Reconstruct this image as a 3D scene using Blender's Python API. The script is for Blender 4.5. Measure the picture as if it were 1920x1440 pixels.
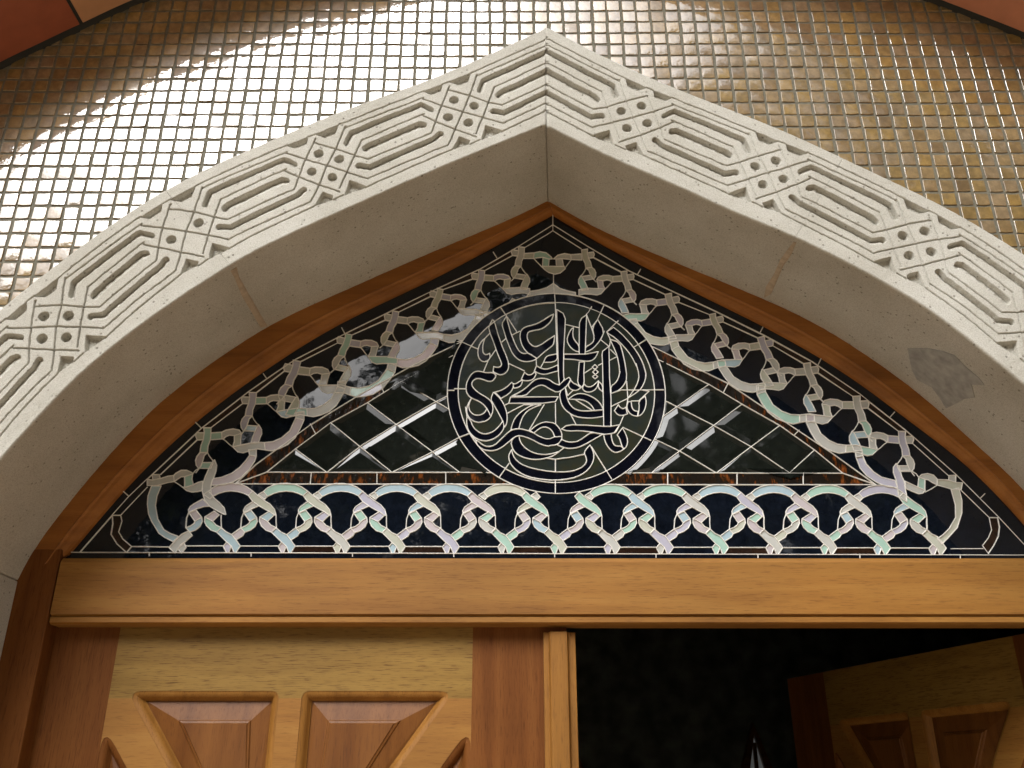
import bpy, math, random
import numpy as np
from mathutils import Vector, Matrix
from mathutils.geometry import delaunay_2d_cdt, tessellate_polygon
random.seed(7); np.random.seed(7)
R = math.radians
scene = bpy.context.scene
for o in list(bpy.data.objects): bpy.data.objects.remove(o)
COL = scene.collection

# ------------------------------------------------------------------ camera
CAM_Z, PITCH, FPX = 1.72, R(24.0), 1700.0
cd = bpy.data.cameras.new('camera'); cam = bpy.data.objects.new('camera', cd); COL.objects.link(cam)
cd.sensor_width = 36.0; cd.lens = FPX/1920*36.0
cam.location = (0, 0, CAM_Z); cam.rotation_euler = (R(90)+PITCH, 0, 0)
cd.clip_start = 0.02; cd.clip_end = 3000
scene.camera = cam
scene.render.resolution_x, scene.render.resolution_y = 1024, 768

# ------------------------------------------------------------------ sky, sun, exposure
SUN_EL, SUN_AZ = R(43), R(200)          # azimuth measured from +Y towards +X
w = bpy.data.worlds.new('World'); scene.world = w; w.use_nodes = True
nt = w.node_tree; nt.nodes.clear()
sky = nt.nodes.new('ShaderNodeTexSky'); sky.sky_type = 'NISHITA'; sky.sun_disc = False
sky.sun_elevation = SUN_EL; sky.sun_rotation = SUN_AZ
sky.air_density = 1.0; sky.dust_density = 6.0; sky.ozone_density = 0.6
hs = nt.nodes.new('ShaderNodeHueSaturation'); hs.inputs['Saturation'].default_value = 0.15
bg = nt.nodes.new('ShaderNodeBackground'); bg.inputs[1].default_value = 0.125
ow = nt.nodes.new('ShaderNodeOutputWorld')
nt.links.new(sky.outputs[0], hs.inputs['Color']); nt.links.new(hs.outputs[0], bg.inputs[0]); nt.links.new(bg.outputs[0], ow.inputs[0])
sd = bpy.data.lights.new('sun', 'SUN'); sd.energy = 0.95; sd.angle = R(30); sd.color = (1.0, 0.99, 0.975)
sun = bpy.data.objects.new('sun', sd); COL.objects.link(sun)
sv = Vector((math.sin(SUN_AZ)*math.cos(SUN_EL), math.cos(SUN_AZ)*math.cos(SUN_EL), math.sin(SUN_EL)))
sun.rotation_euler = sv.to_track_quat('Z', 'Y').to_euler(); sun.location = (-3, -6, 9)
vs = scene.view_settings
vs.view_transform = 'Standard'; vs.look = 'None'; vs.gamma = 1.0; vs.use_curve_mapping = False; vs.exposure = 0.67

# ------------------------------------------------------------------ helpers
CT, ST = math.cos(PITCH), math.sin(PITCH)
def U(px, py, Y):
    "point of the vertical plane y=Y that the survey photograph shows at (px, py): returns x, z"
    a = (px-960)/FPX; b = (720-py)/FPX
    k = Y/(CT-b*ST)
    return (k*a, CAM_Z+k*(ST+b*CT))
def P(x, z, Y):
    zz = z-CAM_Z; f = Y*CT+zz*ST; u = -Y*ST+zz*CT
    return (960+FPX*x/f, 720-FPX*u/f)

def tag(o, label=None, cat=None, group=None, kind=None):
    if label: o['label'] = label
    if cat: o['category'] = cat
    if group: o['group'] = group
    if kind: o['kind'] = kind
    return o
def link(o, parent=None):
    COL.objects.link(o)
    if parent is not None:
        o.parent = parent
        o.matrix_parent_inverse = Matrix.Translation(-Vector(parent.location)) if parent.type == 'EMPTY' and parent.rotation_euler[2] == 0 else Matrix.Identity(4)
    return o
def empty(name, loc=(0, 0, 0)):
    o = bpy.data.objects.new(name, None); o.location = loc; o.empty_display_size = 0.05
    COL.objects.link(o); return o
def mesh(name, verts, faces, mat=None, smooth=False):
    m = bpy.data.meshes.new(name)
    m.from_pydata([tuple(v) for v in verts], [], [tuple(f) for f in faces])
    if mat is not None:
        for q in (mat if isinstance(mat, (list, tuple)) else [mat]): m.materials.append(q)
    if smooth: m.polygons.foreach_set('use_smooth', [True]*len(m.polygons))
    m.update(); return m
def mobj(name, verts, faces, mat, parent=None, smooth=False):
    return link(bpy.data.objects.new(name, mesh(name, verts, faces, mat, smooth)), parent)
def fix_normals(o):
    import bmesh
    bm = bmesh.new(); bm.from_mesh(o.data); bmesh.ops.recalc_face_normals(bm, faces=bm.faces); bm.to_mesh(o.data); bm.free()
def bevel(o, wdt=0.002, seg=2):
    b = o.modifiers.new('bevel', 'BEVEL'); b.width = wdt; b.segments = seg; b.limit_method = 'ANGLE'; b.angle_limit = R(35)
    return o
def box(name, x0, x1, y0, y1, z0, z1, mat, parent=None, bev=0.0):
    v = [(x, y, z) for x in (x0, x1) for y in (y0, y1) for z in (z0, z1)]
    f = [(0,1,3,2),(4,6,7,5),(0,4,5,1),(2,3,7,6),(0,2,6,4),(1,5,7,3)]
    o = mobj(name, v, f, mat, parent)
    if bev: bevel(o, bev)
    return o
def prism(name, poly, y0, y1, mat, parent=None, bev=0.0):
    "polygon in x,z extruded from y0 (front) to y1 (back)"
    n = len(poly)
    v = [(x, y0, z) for x, z in poly]+[(x, y1, z) for x, z in poly]
    tris = tessellate_polygon([[Vector((x, z, 0)) for x, z in poly]])
    f = [tuple(t) for t in tris]+[tuple(n+i for i in reversed(t)) for t in tris]
    f += [(i, (i+1) % n, n+(i+1) % n, n+i) for i in range(n)]
    o = mobj(name, v, f, mat, parent); fix_normals(o)
    if bev: bevel(o, bev)
    return o
def crom(pts, n=12):
    "Catmull-Rom through pts"
    p = [np.array(q, float) for q in pts]; p = [2*p[0]-p[1]]+p+[2*p[-1]-p[-2]]; out = []
    for i in range(1, len(p)-2):
        for k in range(n):
            t = k/n
            out.append(0.5*((2*p[i])+(-p[i-1]+p[i+1])*t+(2*p[i-1]-5*p[i]+4*p[i+1]-p[i+2])*t*t+(-p[i-1]+3*p[i]-3*p[i+1]+p[i+2])*t**3))
    out.append(p[-2]); return np.array(out)
def resample(c, n=None, step=None):
    d = np.r_[0, np.cumsum(np.hypot(*np.diff(c, axis=0).T))]
    if n is None: n = max(2, int(d[-1]/step)+1)
    s = np.linspace(0, d[-1], n)
    return np.c_[np.interp(s, d, c[:, 0]), np.interp(s, d, c[:, 1])]
def smooth_curve(c, k, n=4):
    "light smoothing that keeps both ends"
    for _ in range(n):
        q = c.copy()
        for j in range(1, k+1):
            pass
        q[1:-1] = 0.25*c[:-2]+0.5*c[1:-1]+0.25*c[2:]
        c = q
    return c
def inpolys(xs, zs, poly):
    xs = np.asarray(xs); zs = np.asarray(zs); c = np.zeros(xs.shape, bool); n = len(poly); j = n-1
    for i in range(n):
        xi, zi = poly[i]; xj, zj = poly[j]
        c ^= ((zi > zs) != (zj > zs)) & (xs < (xj-xi)*(zs-zi)/(zj-zi+1e-15)+xi)
        j = i
    return c
def inpoly(x, z, poly):
    c = False; n = len(poly); j = n-1
    for i in range(n):
        xi, zi = poly[i]; xj, zj = poly[j]
        if (zi > z) != (zj > z) and x < (xj-xi)*(z-zi)/(zj-zi)+xi: c = not c
        j = i
    return c

# ------------------------------------------------------------------ materials
def new_mat(name):
    m = bpy.data.materials.new(name); m.use_nodes = True
    t = m.node_tree; b = t.nodes['Principled BSDF']; return m, t, b
def N(t, typ, **kw):
    n = t.nodes.new(typ)
    for k, v in kw.items():
        if hasattr(n, k): setattr(n, k, v)
        else: n.inputs[k].default_value = v
    return n
def ramp(t, fac, stops):
    r = N(t, 'ShaderNodeValToRGB'); e = r.color_ramp.elements
    while len(e) < len(stops): e.new(0.5)
    for q, (p, c) in zip(e, stops): q.position = p; q.color = (*c, 1)
    t.links.new(fac, r.inputs[0]); return r
def coords(t, scale=(1, 1, 1), rot=(0, 0, 0), kind='Object'):
    c = N(t, 'ShaderNodeTexCoord'); mp = N(t, 'ShaderNodeMapping'); mp.inputs['Scale'].default_value = scale; mp.inputs['Rotation'].default_value = rot
    t.links.new(c.outputs[kind], mp.inputs[0]); return mp.outputs[0]
def bump(t, b, h, strength, dist=0.001):
    n = N(t, 'ShaderNodeBump'); n.inputs['Strength'].default_value = strength; n.inputs['Distance'].default_value = dist
    t.links.new(h, n.inputs['Height']); t.links.new(n.outputs[0], b.inputs['Normal']); return n
def mixc(t, fac, a, b_, mode='MIX'):
    m = N(t, 'ShaderNodeMix', data_type='RGBA', blend_type=mode)
    for s, v in ((0, fac), (6, a), (7, b_)):
        if isinstance(v, (int, float)): m.inputs[s].default_value = v
        elif isinstance(v, tuple): m.inputs[s].default_value = (*v, 1) if len(v) == 3 else v
        else: t.links.new(v, m.inputs[s])
    return m.outputs[2]

def mat_stone(name, base=(0.60, 0.585, 0.53), dark=(0.475, 0.455, 0.395), pits=1.0):
    m, t, b = new_mat(name)
    v = coords(t)
    n1 = N(t, 'ShaderNodeTexNoise', Scale=7.0, Detail=6.0, Roughness=0.6); t.links.new(v, n1.inputs['Vector'])
    n2 = N(t, 'ShaderNodeTexNoise', Scale=420.0, Detail=3.0, Roughness=0.7); t.links.new(v, n2.inputs['Vector'])
    r1 = ramp(t, n1.outputs[0], [(0.3, dark), (0.72, base)])
    r2 = ramp(t, n2.outputs[0], [(0.34, (0.66, 0.64, 0.60)), (0.55, (1, 1, 1))])
    c = mixc(t, 0.8, r1.outputs[0], r2.outputs[0], 'MULTIPLY')
    vo = N(t, 'ShaderNodeTexVoronoi', Scale=85.0, Randomness=1.0); t.links.new(v, vo.inputs['Vector'])
    n3 = N(t, 'ShaderNodeTexNoise', Scale=40.0, Detail=2.0); t.links.new(v, n3.inputs['Vector'])
    r3 = ramp(t, vo.outputs['Distance'], [(0.12, (0.18, 0.15, 0.12)), (0.22, (1, 1, 1))])
    r4 = ramp(t, n3.outputs[0], [(0.50, (0, 0, 0)), (0.56, (1, 1, 1))])
    pit = mixc(t, r4.outputs[0], (1.0, 1.0, 1.0), r3.outputs[0])
    c = mixc(t, 0.6*pits, c, pit, 'MULTIPLY')
    t.links.new(c, b.inputs['Base Color']); b.inputs['Roughness'].default_value = 0.9
    b.inputs['Specular IOR Level'].default_value = 0.25
    ma = N(t, 'ShaderNodeMath', operation='ADD'); t.links.new(n2.outputs[0], ma.inputs[0]); t.links.new(pit, ma.inputs[1])
    bump(t, b, ma.outputs[0], 0.55, 0.0012)
    return m

def mat_wood(name, c_dark, c_mid, c_light, axis='X', rough=0.45, grain=1.0, pores=0.6, spec=0.3):
    "long grain runs along the given object axis"
    m, t, b = new_mat(name)
    sc = {'X': (2.2, 30, 30), 'Z': (30, 30, 2.2), 'D': (30, 30, 2.2)}[axis]
    v = coords(t, sc, (0, 0, 0))
    oi = N(t, 'ShaderNodeObjectInfo')
    av = N(t, 'ShaderNodeVectorMath', operation='ADD'); sc2 = N(t, 'ShaderNodeVectorMath', operation='SCALE'); 
    cmb = N(t, 'ShaderNodeCombineXYZ'); 
    for i in range(3): t.links.new(oi.outputs['Random'], cmb.inputs[i])
    t.links.new(cmb.outputs[0], sc2.inputs[0]); sc2.inputs['Scale'].default_value = 37.0
    t.links.new(v, av.inputs[0]); t.links.new(sc2.outputs[0], av.inputs[1]); v = av.outputs[0]
    n1 = N(t, 'ShaderNodeTexNoise', Scale=1.0, Detail=5.0, Roughness=0.55, Distortion=0.6); t.links.new(v, n1.inputs['Vector'])
    r1 = ramp(t, n1.outputs[0], [(0.25, c_dark), (0.5, c_mid), (0.75, c_light)])
    pv_ = N(t, 'ShaderNodeVectorMath', operation='MULTIPLY'); pv_.inputs[1].default_value = (16, 20, 20) if axis == 'X' else (20, 20, 16); t.links.new(v, pv_.inputs[0])
    n2 = N(t, 'ShaderNodeTexNoise', Scale=1.0, Detail=3.0, Roughness=0.65); t.links.new(pv_.outputs[0], n2.inputs['Vector'])
    r2 = ramp(t, n2.outputs[0], [(0.33, (0.36, 0.26, 0.18)), (0.47, (1, 1, 1))])
    c = mixc(t, pores, r1.outputs[0], r2.outputs[0], 'MULTIPLY')
    n4 = N(t, 'ShaderNodeTexNoise', Scale=3.5, Detail=2.0); t.links.new(coords(t), n4.inputs['Vector'])
    r4 = ramp(t, n4.outputs[0], [(0.3, (0.78, 0.76, 0.74)), (0.7, (1.12, 1.08, 1.02))])
    c = mixc(t, 0.7, c, r4.outputs[0], 'MULTIPLY')
    t.links.new(c, b.inputs['Base Color'])
    rr = ramp(t, n2.outputs[0], [(0.2, (rough+0.2,)*3), (0.7, (rough,)*3)]); t.links.new(rr.outputs[0], b.inputs['Roughness'])
    b.inputs['Specular IOR Level'].default_value = spec
    bump(t, b, n2.outputs[0], 0.25*grain, 0.0006)
    return m

def mat_plain(name, col, rough=0.6, metal=0.0, spec=0.5, noise=0.0, nscale=40.0, bmp=0.0):
    m, t, b = new_mat(name)
    b.inputs['Roughness'].default_value = rough; b.inputs['Metallic'].default_value = metal; b.inputs['Specular IOR Level'].default_value = spec
    if noise:
        n1 = N(t, 'ShaderNodeTexNoise', Scale=nscale, Detail=4.0); t.links.new(coords(t), n1.inputs['Vector'])
        r = ramp(t, n1.outputs[0], [(0.25, tuple(c*(1-noise) for c in col)), (0.75, tuple(min(1, c*(1+noise)) for c in col))])
        t.links.new(r.outputs[0], b.inputs['Base Color'])
        if bmp: bump(t, b, n1.outputs[0], bmp, 0.001)
    else: b.inputs['Base Color'].default_value = (*col, 1)
    return m

def mat_tile(name, col, coat=1.0, crough=0.03):
    m, t, b = new_mat(name)
    v = coords(t, kind='Object')
    g = N(t, 'ShaderNodeNewGeometry')
    n1 = N(t, 'ShaderNodeTexNoise', Scale=120.0, Detail=3.0, Roughness=0.6); t.links.new(g.outputs['Position'], n1.inputs['Vector'])
    r = ramp(t, n1.outputs[0], [(0.3, tuple(c*0.78 for c in col)), (0.7, tuple(c*1.15 for c in col))])
    n0 = N(t, 'ShaderNodeTexNoise', Scale=46.0, Detail=1.0); t.links.new(g.outputs['Position'], n0.inputs['Vector'])
    r0 = ramp(t, n0.outputs[0], [(0.35, (0.8, 0.78, 0.75)), (0.65, (1.15, 1.15, 1.15))])
    t.links.new(mixc(t, 0.8, r.outputs[0], r0.outputs[0], 'MULTIPLY'), b.inputs['Base Color'])
    b.inputs['Roughness'].default_value = 0.35; b.inputs['Specular IOR Level'].default_value = 0.4
    b.inputs['Coat Weight'].default_value = coat; b.inputs['Coat Roughness'].default_value = crough; b.inputs['Coat IOR'].default_value = 2.3
    n2 = N(t, 'ShaderNodeTexNoise', Scale=95.0, Detail=2.5, Roughness=0.55); t.links.new(g.outputs['Position'], n2.inputs['Vector'])
    bp = bump(t, b, n2.outputs[0], 0.30, 0.0011); t.links.new(bp.outputs[0], b.inputs['Coat Normal'])
    return m

def mat_glass(name, col, rough=0.06, wav=0.10, wscale=30.0, var=0.3, coat=0.0, film=0.0, spec=0.5, vscale=60.0, stretch=(1, 1, 1), stops=None):
    "sheet glass seen from the lit side: dark body, glossy wavy face"
    m, t, b = new_mat(name)
    g = N(t, 'ShaderNodeNewGeometry')
    mp = N(t, 'ShaderNodeMapping'); mp.inputs['Scale'].default_value = stretch; t.links.new(g.outputs['Position'], mp.inputs[0])
    n1 = N(t, 'ShaderNodeTexNoise', Scale=vscale, Detail=4.0, Roughness=0.6); t.links.new(mp.outputs[0], n1.inputs['Vector'])
    r = ramp(t, n1.outputs[0], stops or [(0.3, tuple(c*(1-var) for c in col)), (0.7, tuple(min(1, c*(1+var)) for c in col))])
    t.links.new(r.outputs[0], b.inputs['Base Color'])
    b.inputs['Roughness'].default_value = rough; b.inputs['Specular IOR Level'].default_value = spec
    if coat: b.inputs['Coat Weight'].default_value = coat; b.inputs['Coat Roughness'].default_value = 0.03
    if film:
        b.inputs['Thin Film Thickness'].default_value = film; b.inputs['Thin Film IOR'].default_value = 1.55
    n2 = N(t, 'ShaderNodeTexNoise', Scale=wscale, Detail=2.0); t.links.new(mp.outputs[0], n2.inputs['Vector']); n2.inputs['Detail'].default_value = 2.5
    bump(t, b, n2.outputs[0], wav, 0.002)
    return m

M = {}
M['stone'] = mat_stone('carved_limestone')
M['soffit'] = M['stone']
M['mortar'] = mat_plain('grey_mortar', (0.35, 0.345, 0.32), 0.95, noise=0.25, nscale=60, bmp=0.5)
M['stain'] = mat_plain('brown_joint_mortar', (0.46, 0.37, 0.27), 0.95, noise=0.2, nscale=90, bmp=0.4)
M['grout'] = mat_plain('tile_grout', (0.155, 0.145, 0.108), 0.92, noise=0.22, nscale=160, bmp=0.5)
TILECOL = [(0.265, 0.175, 0.064), (0.290, 0.187, 0.060), (0.245, 0.158, 0.066), (0.275, 0.188, 0.088), (0.255, 0.182, 0.100), (0.305, 0.192, 0.058), (0.210, 0.136, 0.062)]
M['tiles'] = [mat_tile('glazed_tile_%s' % n, c) for n, c in zip(('amber', 'honey', 'umber', 'sand', 'taupe', 'gold', 'brown'), TILECOL)]+[mat_tile('satin_tile_%s' % n, c, 0.36, 0.07) for n, c in (('sand', TILECOL[3]), ('taupe', TILECOL[4]))]
M['w_golden_x'] = mat_wood('golden_wood_level', (0.215, 0.090, 0.017), (0.305, 0.142, 0.030), (0.355, 0.178, 0.043), 'X', pores=0.45)
M['w_pale_x'] = mat_wood('pale_wood_level', (0.185, 0.100, 0.018), (0.255, 0.148, 0.032), (0.305, 0.185, 0.045), 'X', pores=0.8, grain=1.5)
M['w_red_z'] = mat_wood('red_wood_upright', (0.110, 0.036, 0.008), (0.165, 0.058, 0.013), (0.205, 0.078, 0.019), 'Z', pores=0.5, rough=0.5, spec=0.15)
M['w_gold_z'] = mat_wood('golden_wood_upright', (0.20, 0.085, 0.014), (0.29, 0.130, 0.024), (0.355, 0.172, 0.038), 'Z', pores=0.5)
M['w_panel_z'] = mat_wood('red_panel_wood', (0.125, 0.042, 0.009), (0.180, 0.068, 0.015), (0.220, 0.088, 0.021), 'Z', pores=0.45, rough=0.34, spec=0.3)
M['w_arch'] = mat_wood('arch_rail_wood', (0.21, 0.075, 0.014), (0.315, 0.120, 0.024), (0.385, 0.158, 0.036), 'X', pores=0.25, rough=0.38)
M['terra_shaded'] = mat_plain('shaded_terracotta', (0.30, 0.075, 0.030), 0.6, noise=0.12, nscale=30)  # shade on the lower left underside is put into this darker red
M['terra_tan'] = mat_plain('tan_terracotta', (0.50, 0.25, 0.12), 0.6, noise=0.1, nscale=30)
M['terra_salmon'] = mat_plain('salmon_terracotta', (0.50, 0.20, 0.11), 0.6, noise=0.1, nscale=30)
M['joint'] = mat_plain('dark_joint_filler', (0.028, 0.027, 0.022), 0.9)
M['came'] = mat_plain('tinned_came', (0.78, 0.76, 0.71), 0.42, metal=0.1, noise=0.12, nscale=300)
M['came_back'] = mat_plain('black_cement', (0.010, 0.010, 0.011), 0.6)
M['opal'] = [mat_glass('opal_%s' % n, c, 0.16, 0.12, 60, 0.06, 0.35, f, vscale=45) for n, c, f in (
    ('pearl', (0.50, 0.50, 0.47), 0), ('mint', (0.37, 0.55, 0.47), 0), ('lavender', (0.46, 0.45, 0.54), 0),
    ('sky', (0.38, 0.50, 0.56), 0), ('cream', (0.50, 0.51, 0.43), 0), ('rose', (0.51, 0.46, 0.48), 330))]
M['navy'] = mat_glass('navy_glass', (0.0045, 0.0065, 0.0115), 0.03, 0.10, 26, 0.4, spec=0.5)
M['ink'] = mat_glass('black_blue_glass', (0.0035, 0.004, 0.008), 0.05, 0.08, 26, 0.3, spec=0.22)
M['medal'] = mat_glass('seedy_green_glass', (0.024, 0.030, 0.025), 0.10, 0.22, 38, 0.5, vscale=28,
                       stops=[(0.28, (0.016, 0.022, 0.024)), (0.5, (0.022, 0.027, 0.021)), (0.66, (0.030, 0.030, 0.018)), (0.76, (0.016, 0.038, 0.016))])
M['clear'] = mat_glass('bevelled_clear_glass', (0.010, 0.012, 0.010), 0.035, 0.05, 14, 0.3, spec=0.45)
M['amber'] = mat_glass('tortoiseshell_glass', (0.03, 0.015, 0.008), 0.05, 0.45, 90, 0.3, vscale=70, stretch=(1.6, 1.6, 0.55),
                       stops=[(0.44, (0.013, 0.010, 0.008)), (0.55, (0.020, 0.011, 0.006)), (0.63, (0.12, 0.035, 0.008)), (0.75, (0.28, 0.085, 0.02))])
M['band'] = mat_glass('dark_brown_glass', (0.022, 0.011, 0.007), 0.06, 0.2, 50, 0.4)
M['interior'] = mat_plain('interior_plaster', (0.24, 0.26, 0.22), 0.9, noise=0.55, nscale=9)
M['int_floor'] = mat_plain('interior_carpet', (0.05, 0.03, 0.02), 0.95, noise=0.3)
M['iron'] = mat_plain('dark_hinge_metal', (0.05, 0.045, 0.04), 0.4, metal=0.8)

# ------------------------------------------------------------------ depths of the facade, metres in front of / behind
Y_FRONT, Y_TILE, Y_FACE, Y_WOOD, Y_GLASS, Y_DOOR = 1.19, 1.40, 1.35, 1.60, 1.62, 1.64
CX = 0.075                                             # middle of the doorway

def surv(l, Y): return [U(a, b, Y) for a, b in l]
fin_L = surv([(1019,235),(960,259),(807,322),(640,396),(520,450),(443,490),(300,583),(233,633),(143,707),(10,850)], Y_FACE)+[(-0.842,2.12),(-0.868,2.055)]
fin_R = surv([(1030,238),(1140,293),(1280,353),(1380,400),(1487,442),(1570,483),(1647,523),(1747,583),(1830,647),(1920,720)], Y_FACE)+[(0.905,2.232),(0.962,2.142),(1.005,2.055)]
fout_L = surv([(1025,52),(960,82),(827,141),(640,208),(513,261),(433,295),(333,343),(247,394),(127,480),(0,580)], Y_FACE)+[(-0.955,2.343),(-1.018,2.222),(-1.058,2.11),(-1.07,2.055)]
fout_R = surv([(1028,52),(1140,110),(1280,171),(1460,241),(1613,312),(1780,392),(1920,477)], Y_FACE)+[(0.985,2.475),(1.075,2.36),(1.145,2.225),(1.185,2.11),(1.20,2.055)]
wout_L = surv([(1026,376),(957,410),(797,477),(633,549),(567,578),(493,615),(413,667),(357,707),(283,767),(200,856),(137,930),(60,1030)], Y_WOOD)+[(-0.872,2.055)]
wout_R = surv([(1032,377),(1117,425),(1240,479),(1427,556),(1537,608),(1647,678),(1740,748),(1827,827),(1920,913)], Y_WOOD)+[(0.977,2.15),(1.010,2.055)]
win_L = surv([(1036,404),(927,463),(820,520),(735,560),(635,609),(560,653),(487,702),(440,735),(367,792),(300,852),(235,918),(130,1041)], Y_GLASS)
win_R = surv([(1036,404),(1130,460),(1240,517),(1327,561),(1430,612),(1533,669),(1620,726),(1691,780),(1780,847),(1837,897),(1920,985)], Y_GLASS)+[(0.965,2.103)]
def curve(pts, n): return smooth_curve(resample(crom(pts), n), 1, 110)
FIN = {'L': curve(fin_L, 260), 'R': curve(fin_R, 260)}
FOUT = {'L': curve(fout_L, 260), 'R': curve(fout_R, 260)}
WOUT = {'L': curve(wout_L, 260), 'R': curve(wout_R, 260)}
WIN = {'L': curve(win_L, 260), 'R': curve(win_R, 260)}
vault_half = [(-1.41,2.30),(-1.36,2.55),(-1.27,2.755),(-1.15,2.915),(-1.0214,3.0223),(-0.9477,3.0765),(-0.8719,3.1307),(-0.7443,3.2150),(-0.50,3.325),(-0.23,3.43),(0.075,3.575)]
vr = [(0.075,3.575),(0.38,3.435),(0.65,3.325),(0.8949,3.1876),(1.0397,3.1020),(1.17,3.015),(1.30,2.91),(1.42,2.755),(1.51,2.55),(1.56,2.30)]
VAULT = np.r_[resample(crom(vault_half), 160), resample(crom(vr), 160)[1:]]

# ------------------------------------------------------------------ ground
M['paving'] = mat_plain('warm_paving', (0.52, 0.405, 0.27), 0.8, noise=0.15, nscale=6)
g = mobj('ground', [(-600, -600, 0), (600, -600, 0), (600, 600, 0), (-600, 600, 0)], [(0, 1, 2, 3)], M['paving']); tag(g, kind='structure')
g['label'] = 'pale paved forecourt in front of the doorway'

# ------------------------------------------------------------------ outer wall of the building round the recess
def wall_with_opening(name, Y0, Y1, op, x0, x1, z1, mat, parent=None):
    "wall slab between y0 and y1 whose opening runs up the polyline op from the ground and back to it"
    l = [(op[0][0], 0.0)]+[tuple(p) for p in op]+[(op[-1][0], 0.0)]
    out = []
    n = len(l); mid = n//2
    v = []; f = []
    for y in (Y0, Y1):
        for p in l: v.append((p[0], y, p[1]))
        for i, p in enumerate(l):
            if i <= mid: q = (x0, p[1]) if p[1] < op[mid][1] and i < mid*0.45 else (p[0], z1)
            else: q = (x1, p[1]) if i > n-1-mid*0.45 else (p[0], z1)
            v.append((q[0], y, q[1]))
    k = 2*n
    for s in (0, 1):
        o = s*k
        for i in range(n-1):
            a, b_, c, d = o+i, o+i+1, o+n+i+1, o+n+i
            va, vb = v[c], v[d]
            if abs(va[0]-vb[0]) > 1e-6 and abs(va[2]-vb[2]) > 1e-6:      # corner of the slab
                v.append((x0 if va[0] < CX and vb[0] < CX else x1, Y0 if s == 0 else Y1, z1)); f.append((a, b_, c, len(v)-1, d))
            else: f.append((a, b_, c, d))
    for i in range(n-1): f.append((i, i+1, k+i+1, k+i))
    o = mobj(name, v, f, mat, parent); fix_normals(o); return o
M['stucco'] = mat_plain('ochre_stucco', (0.45, 0.30, 0.19), 0.85, noise=0.1, nscale=8, bmp=0.2)
fw = empty('facade_wall', (CX, Y_FRONT, 0)); tag(fw, 'ochre outer wall framing the recessed portal', 'wall')
VB = VAULT+np.array([0, 0]); 
cen = np.array([CX, 2.2]); dirs = VAULT-cen; VB = VAULT+dirs/np.linalg.norm(dirs, axis=1)[:, None]*0.016
wall_with_opening('wall_face', Y_FRONT+0.012, Y_TILE+0.30, VB, -4.5, 4.6, 6.0, M['stucco'], fw)
box('upper_wall', -4.5, 4.6, Y_TILE+0.301, Y_TILE+0.40, 3.66, 6.0, M['stucco'], fw)

# ------------------------------------------------------------------ recess lining of big terracotta panels
pv = empty('portal_lining', (CX, Y_TILE, 0)); tag(pv, 'arched lining of plain terracotta panels round the tiled recess', 'arch lining')
d = np.r_[0, np.cumsum(np.hypot(*np.diff(VAULT, axis=0).T))]
def at_s(c, d, s): return np.array([np.interp(s, d, c[:, 0]), np.interp(s, d, c[:, 1])])
s_joint = d[np.argmin(np.hypot(VAULT[:, 0]+0.8719, VAULT[:, 1]-3.1307))]
s_r = d[np.argmin(np.hypot(VAULT[:, 0]-1.22, VAULT[:, 1]-2.97))]
nb = [s_joint-0.37*k for k in range(4, 0, -1) if s_joint-0.37*k > 0.05]+[s_joint]
k = 1
while s_joint+0.37*k < s_r-0.30: nb.append(s_joint+0.37*k); k += 1
nb += [s_r, s_r+0.37, d[-1]]; nb = [0.0]+nb
def nrm(c, d, s):
    a = at_s(c, d, max(0, s-0.01)); b_ = at_s(c, d, min(d[-1], s+0.01)); t_ = (b_-a)/np.linalg.norm(b_-a); n_ = np.array([-t_[1], t_[0]])
    return n_
for i in range(len(nb)-1):
    s0, s1 = nb[i]+0.0035, nb[i+1]-0.0035
    if s1-s0 < 0.02: continue
    m_ = max(3, int((s1-s0)/0.03)); v = []; f = []
    for j in range(m_+1):
        s = s0+(s1-s0)*j/m_; p = at_s(VAULT, d, s); n_ = nrm(VAULT, d, s)
        if np.dot(n_, p-cen) < 0: n_ = -n_
        for y, off in ((Y_FRONT, 0.0), (Y_TILE-0.021, 0.0), (Y_TILE-0.021, 0.014), (Y_FRONT, 0.014)):
            q = p+n_*off; v.append((q[0], y, q[1]))
    for j in range(m_):
        for e in range(4):
            f.append((4*j+e, 4*j+(e+1) % 4, 4*j+4+(e+1) % 4, 4*j+4+e))
    f += [(0, 1, 2, 3), (4*m_+3, 4*m_+2, 4*m_+1, 4*m_)]
    mid = at_s(VAULT, d, (s0+s1)/2)
    mt = M['terra_salmon'] if mid[0] > 0.35 else (M['terra_shaded'] if s1 < s_joint+0.01 else M['terra_tan'])
    o = mobj('panel', v, f, mt, pv); fix_normals(o); bevel(o, 0.0015)
v = []; f = []
for j in range(len(VAULT)):
    n_ = nrm(VAULT, d, d[j]); p = VAULT[j]
    if np.dot(n_, p-cen) < 0: n_ = -n_
    for y in (Y_FRONT+0.002, Y_TILE+0.004): q = p+n_*0.0035; v.append((q[0], y, q[1]))
f = [(2*j, 2*j+1, 2*j+3, 2*j+2) for j in range(len(VAULT)-1)]
mobj('joint_backing', v, f, M['joint'], pv)
# legs of the lining down to the ground
for s in (0, -1):
    x = VAULT[s][0]; sg = -1 if s == 0 else 1
    box('pier_lining', x, x+sg*0.014, Y_FRONT, Y_TILE-0.012, 0.0, 2.297, M['terra_shaded'], pv)

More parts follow.
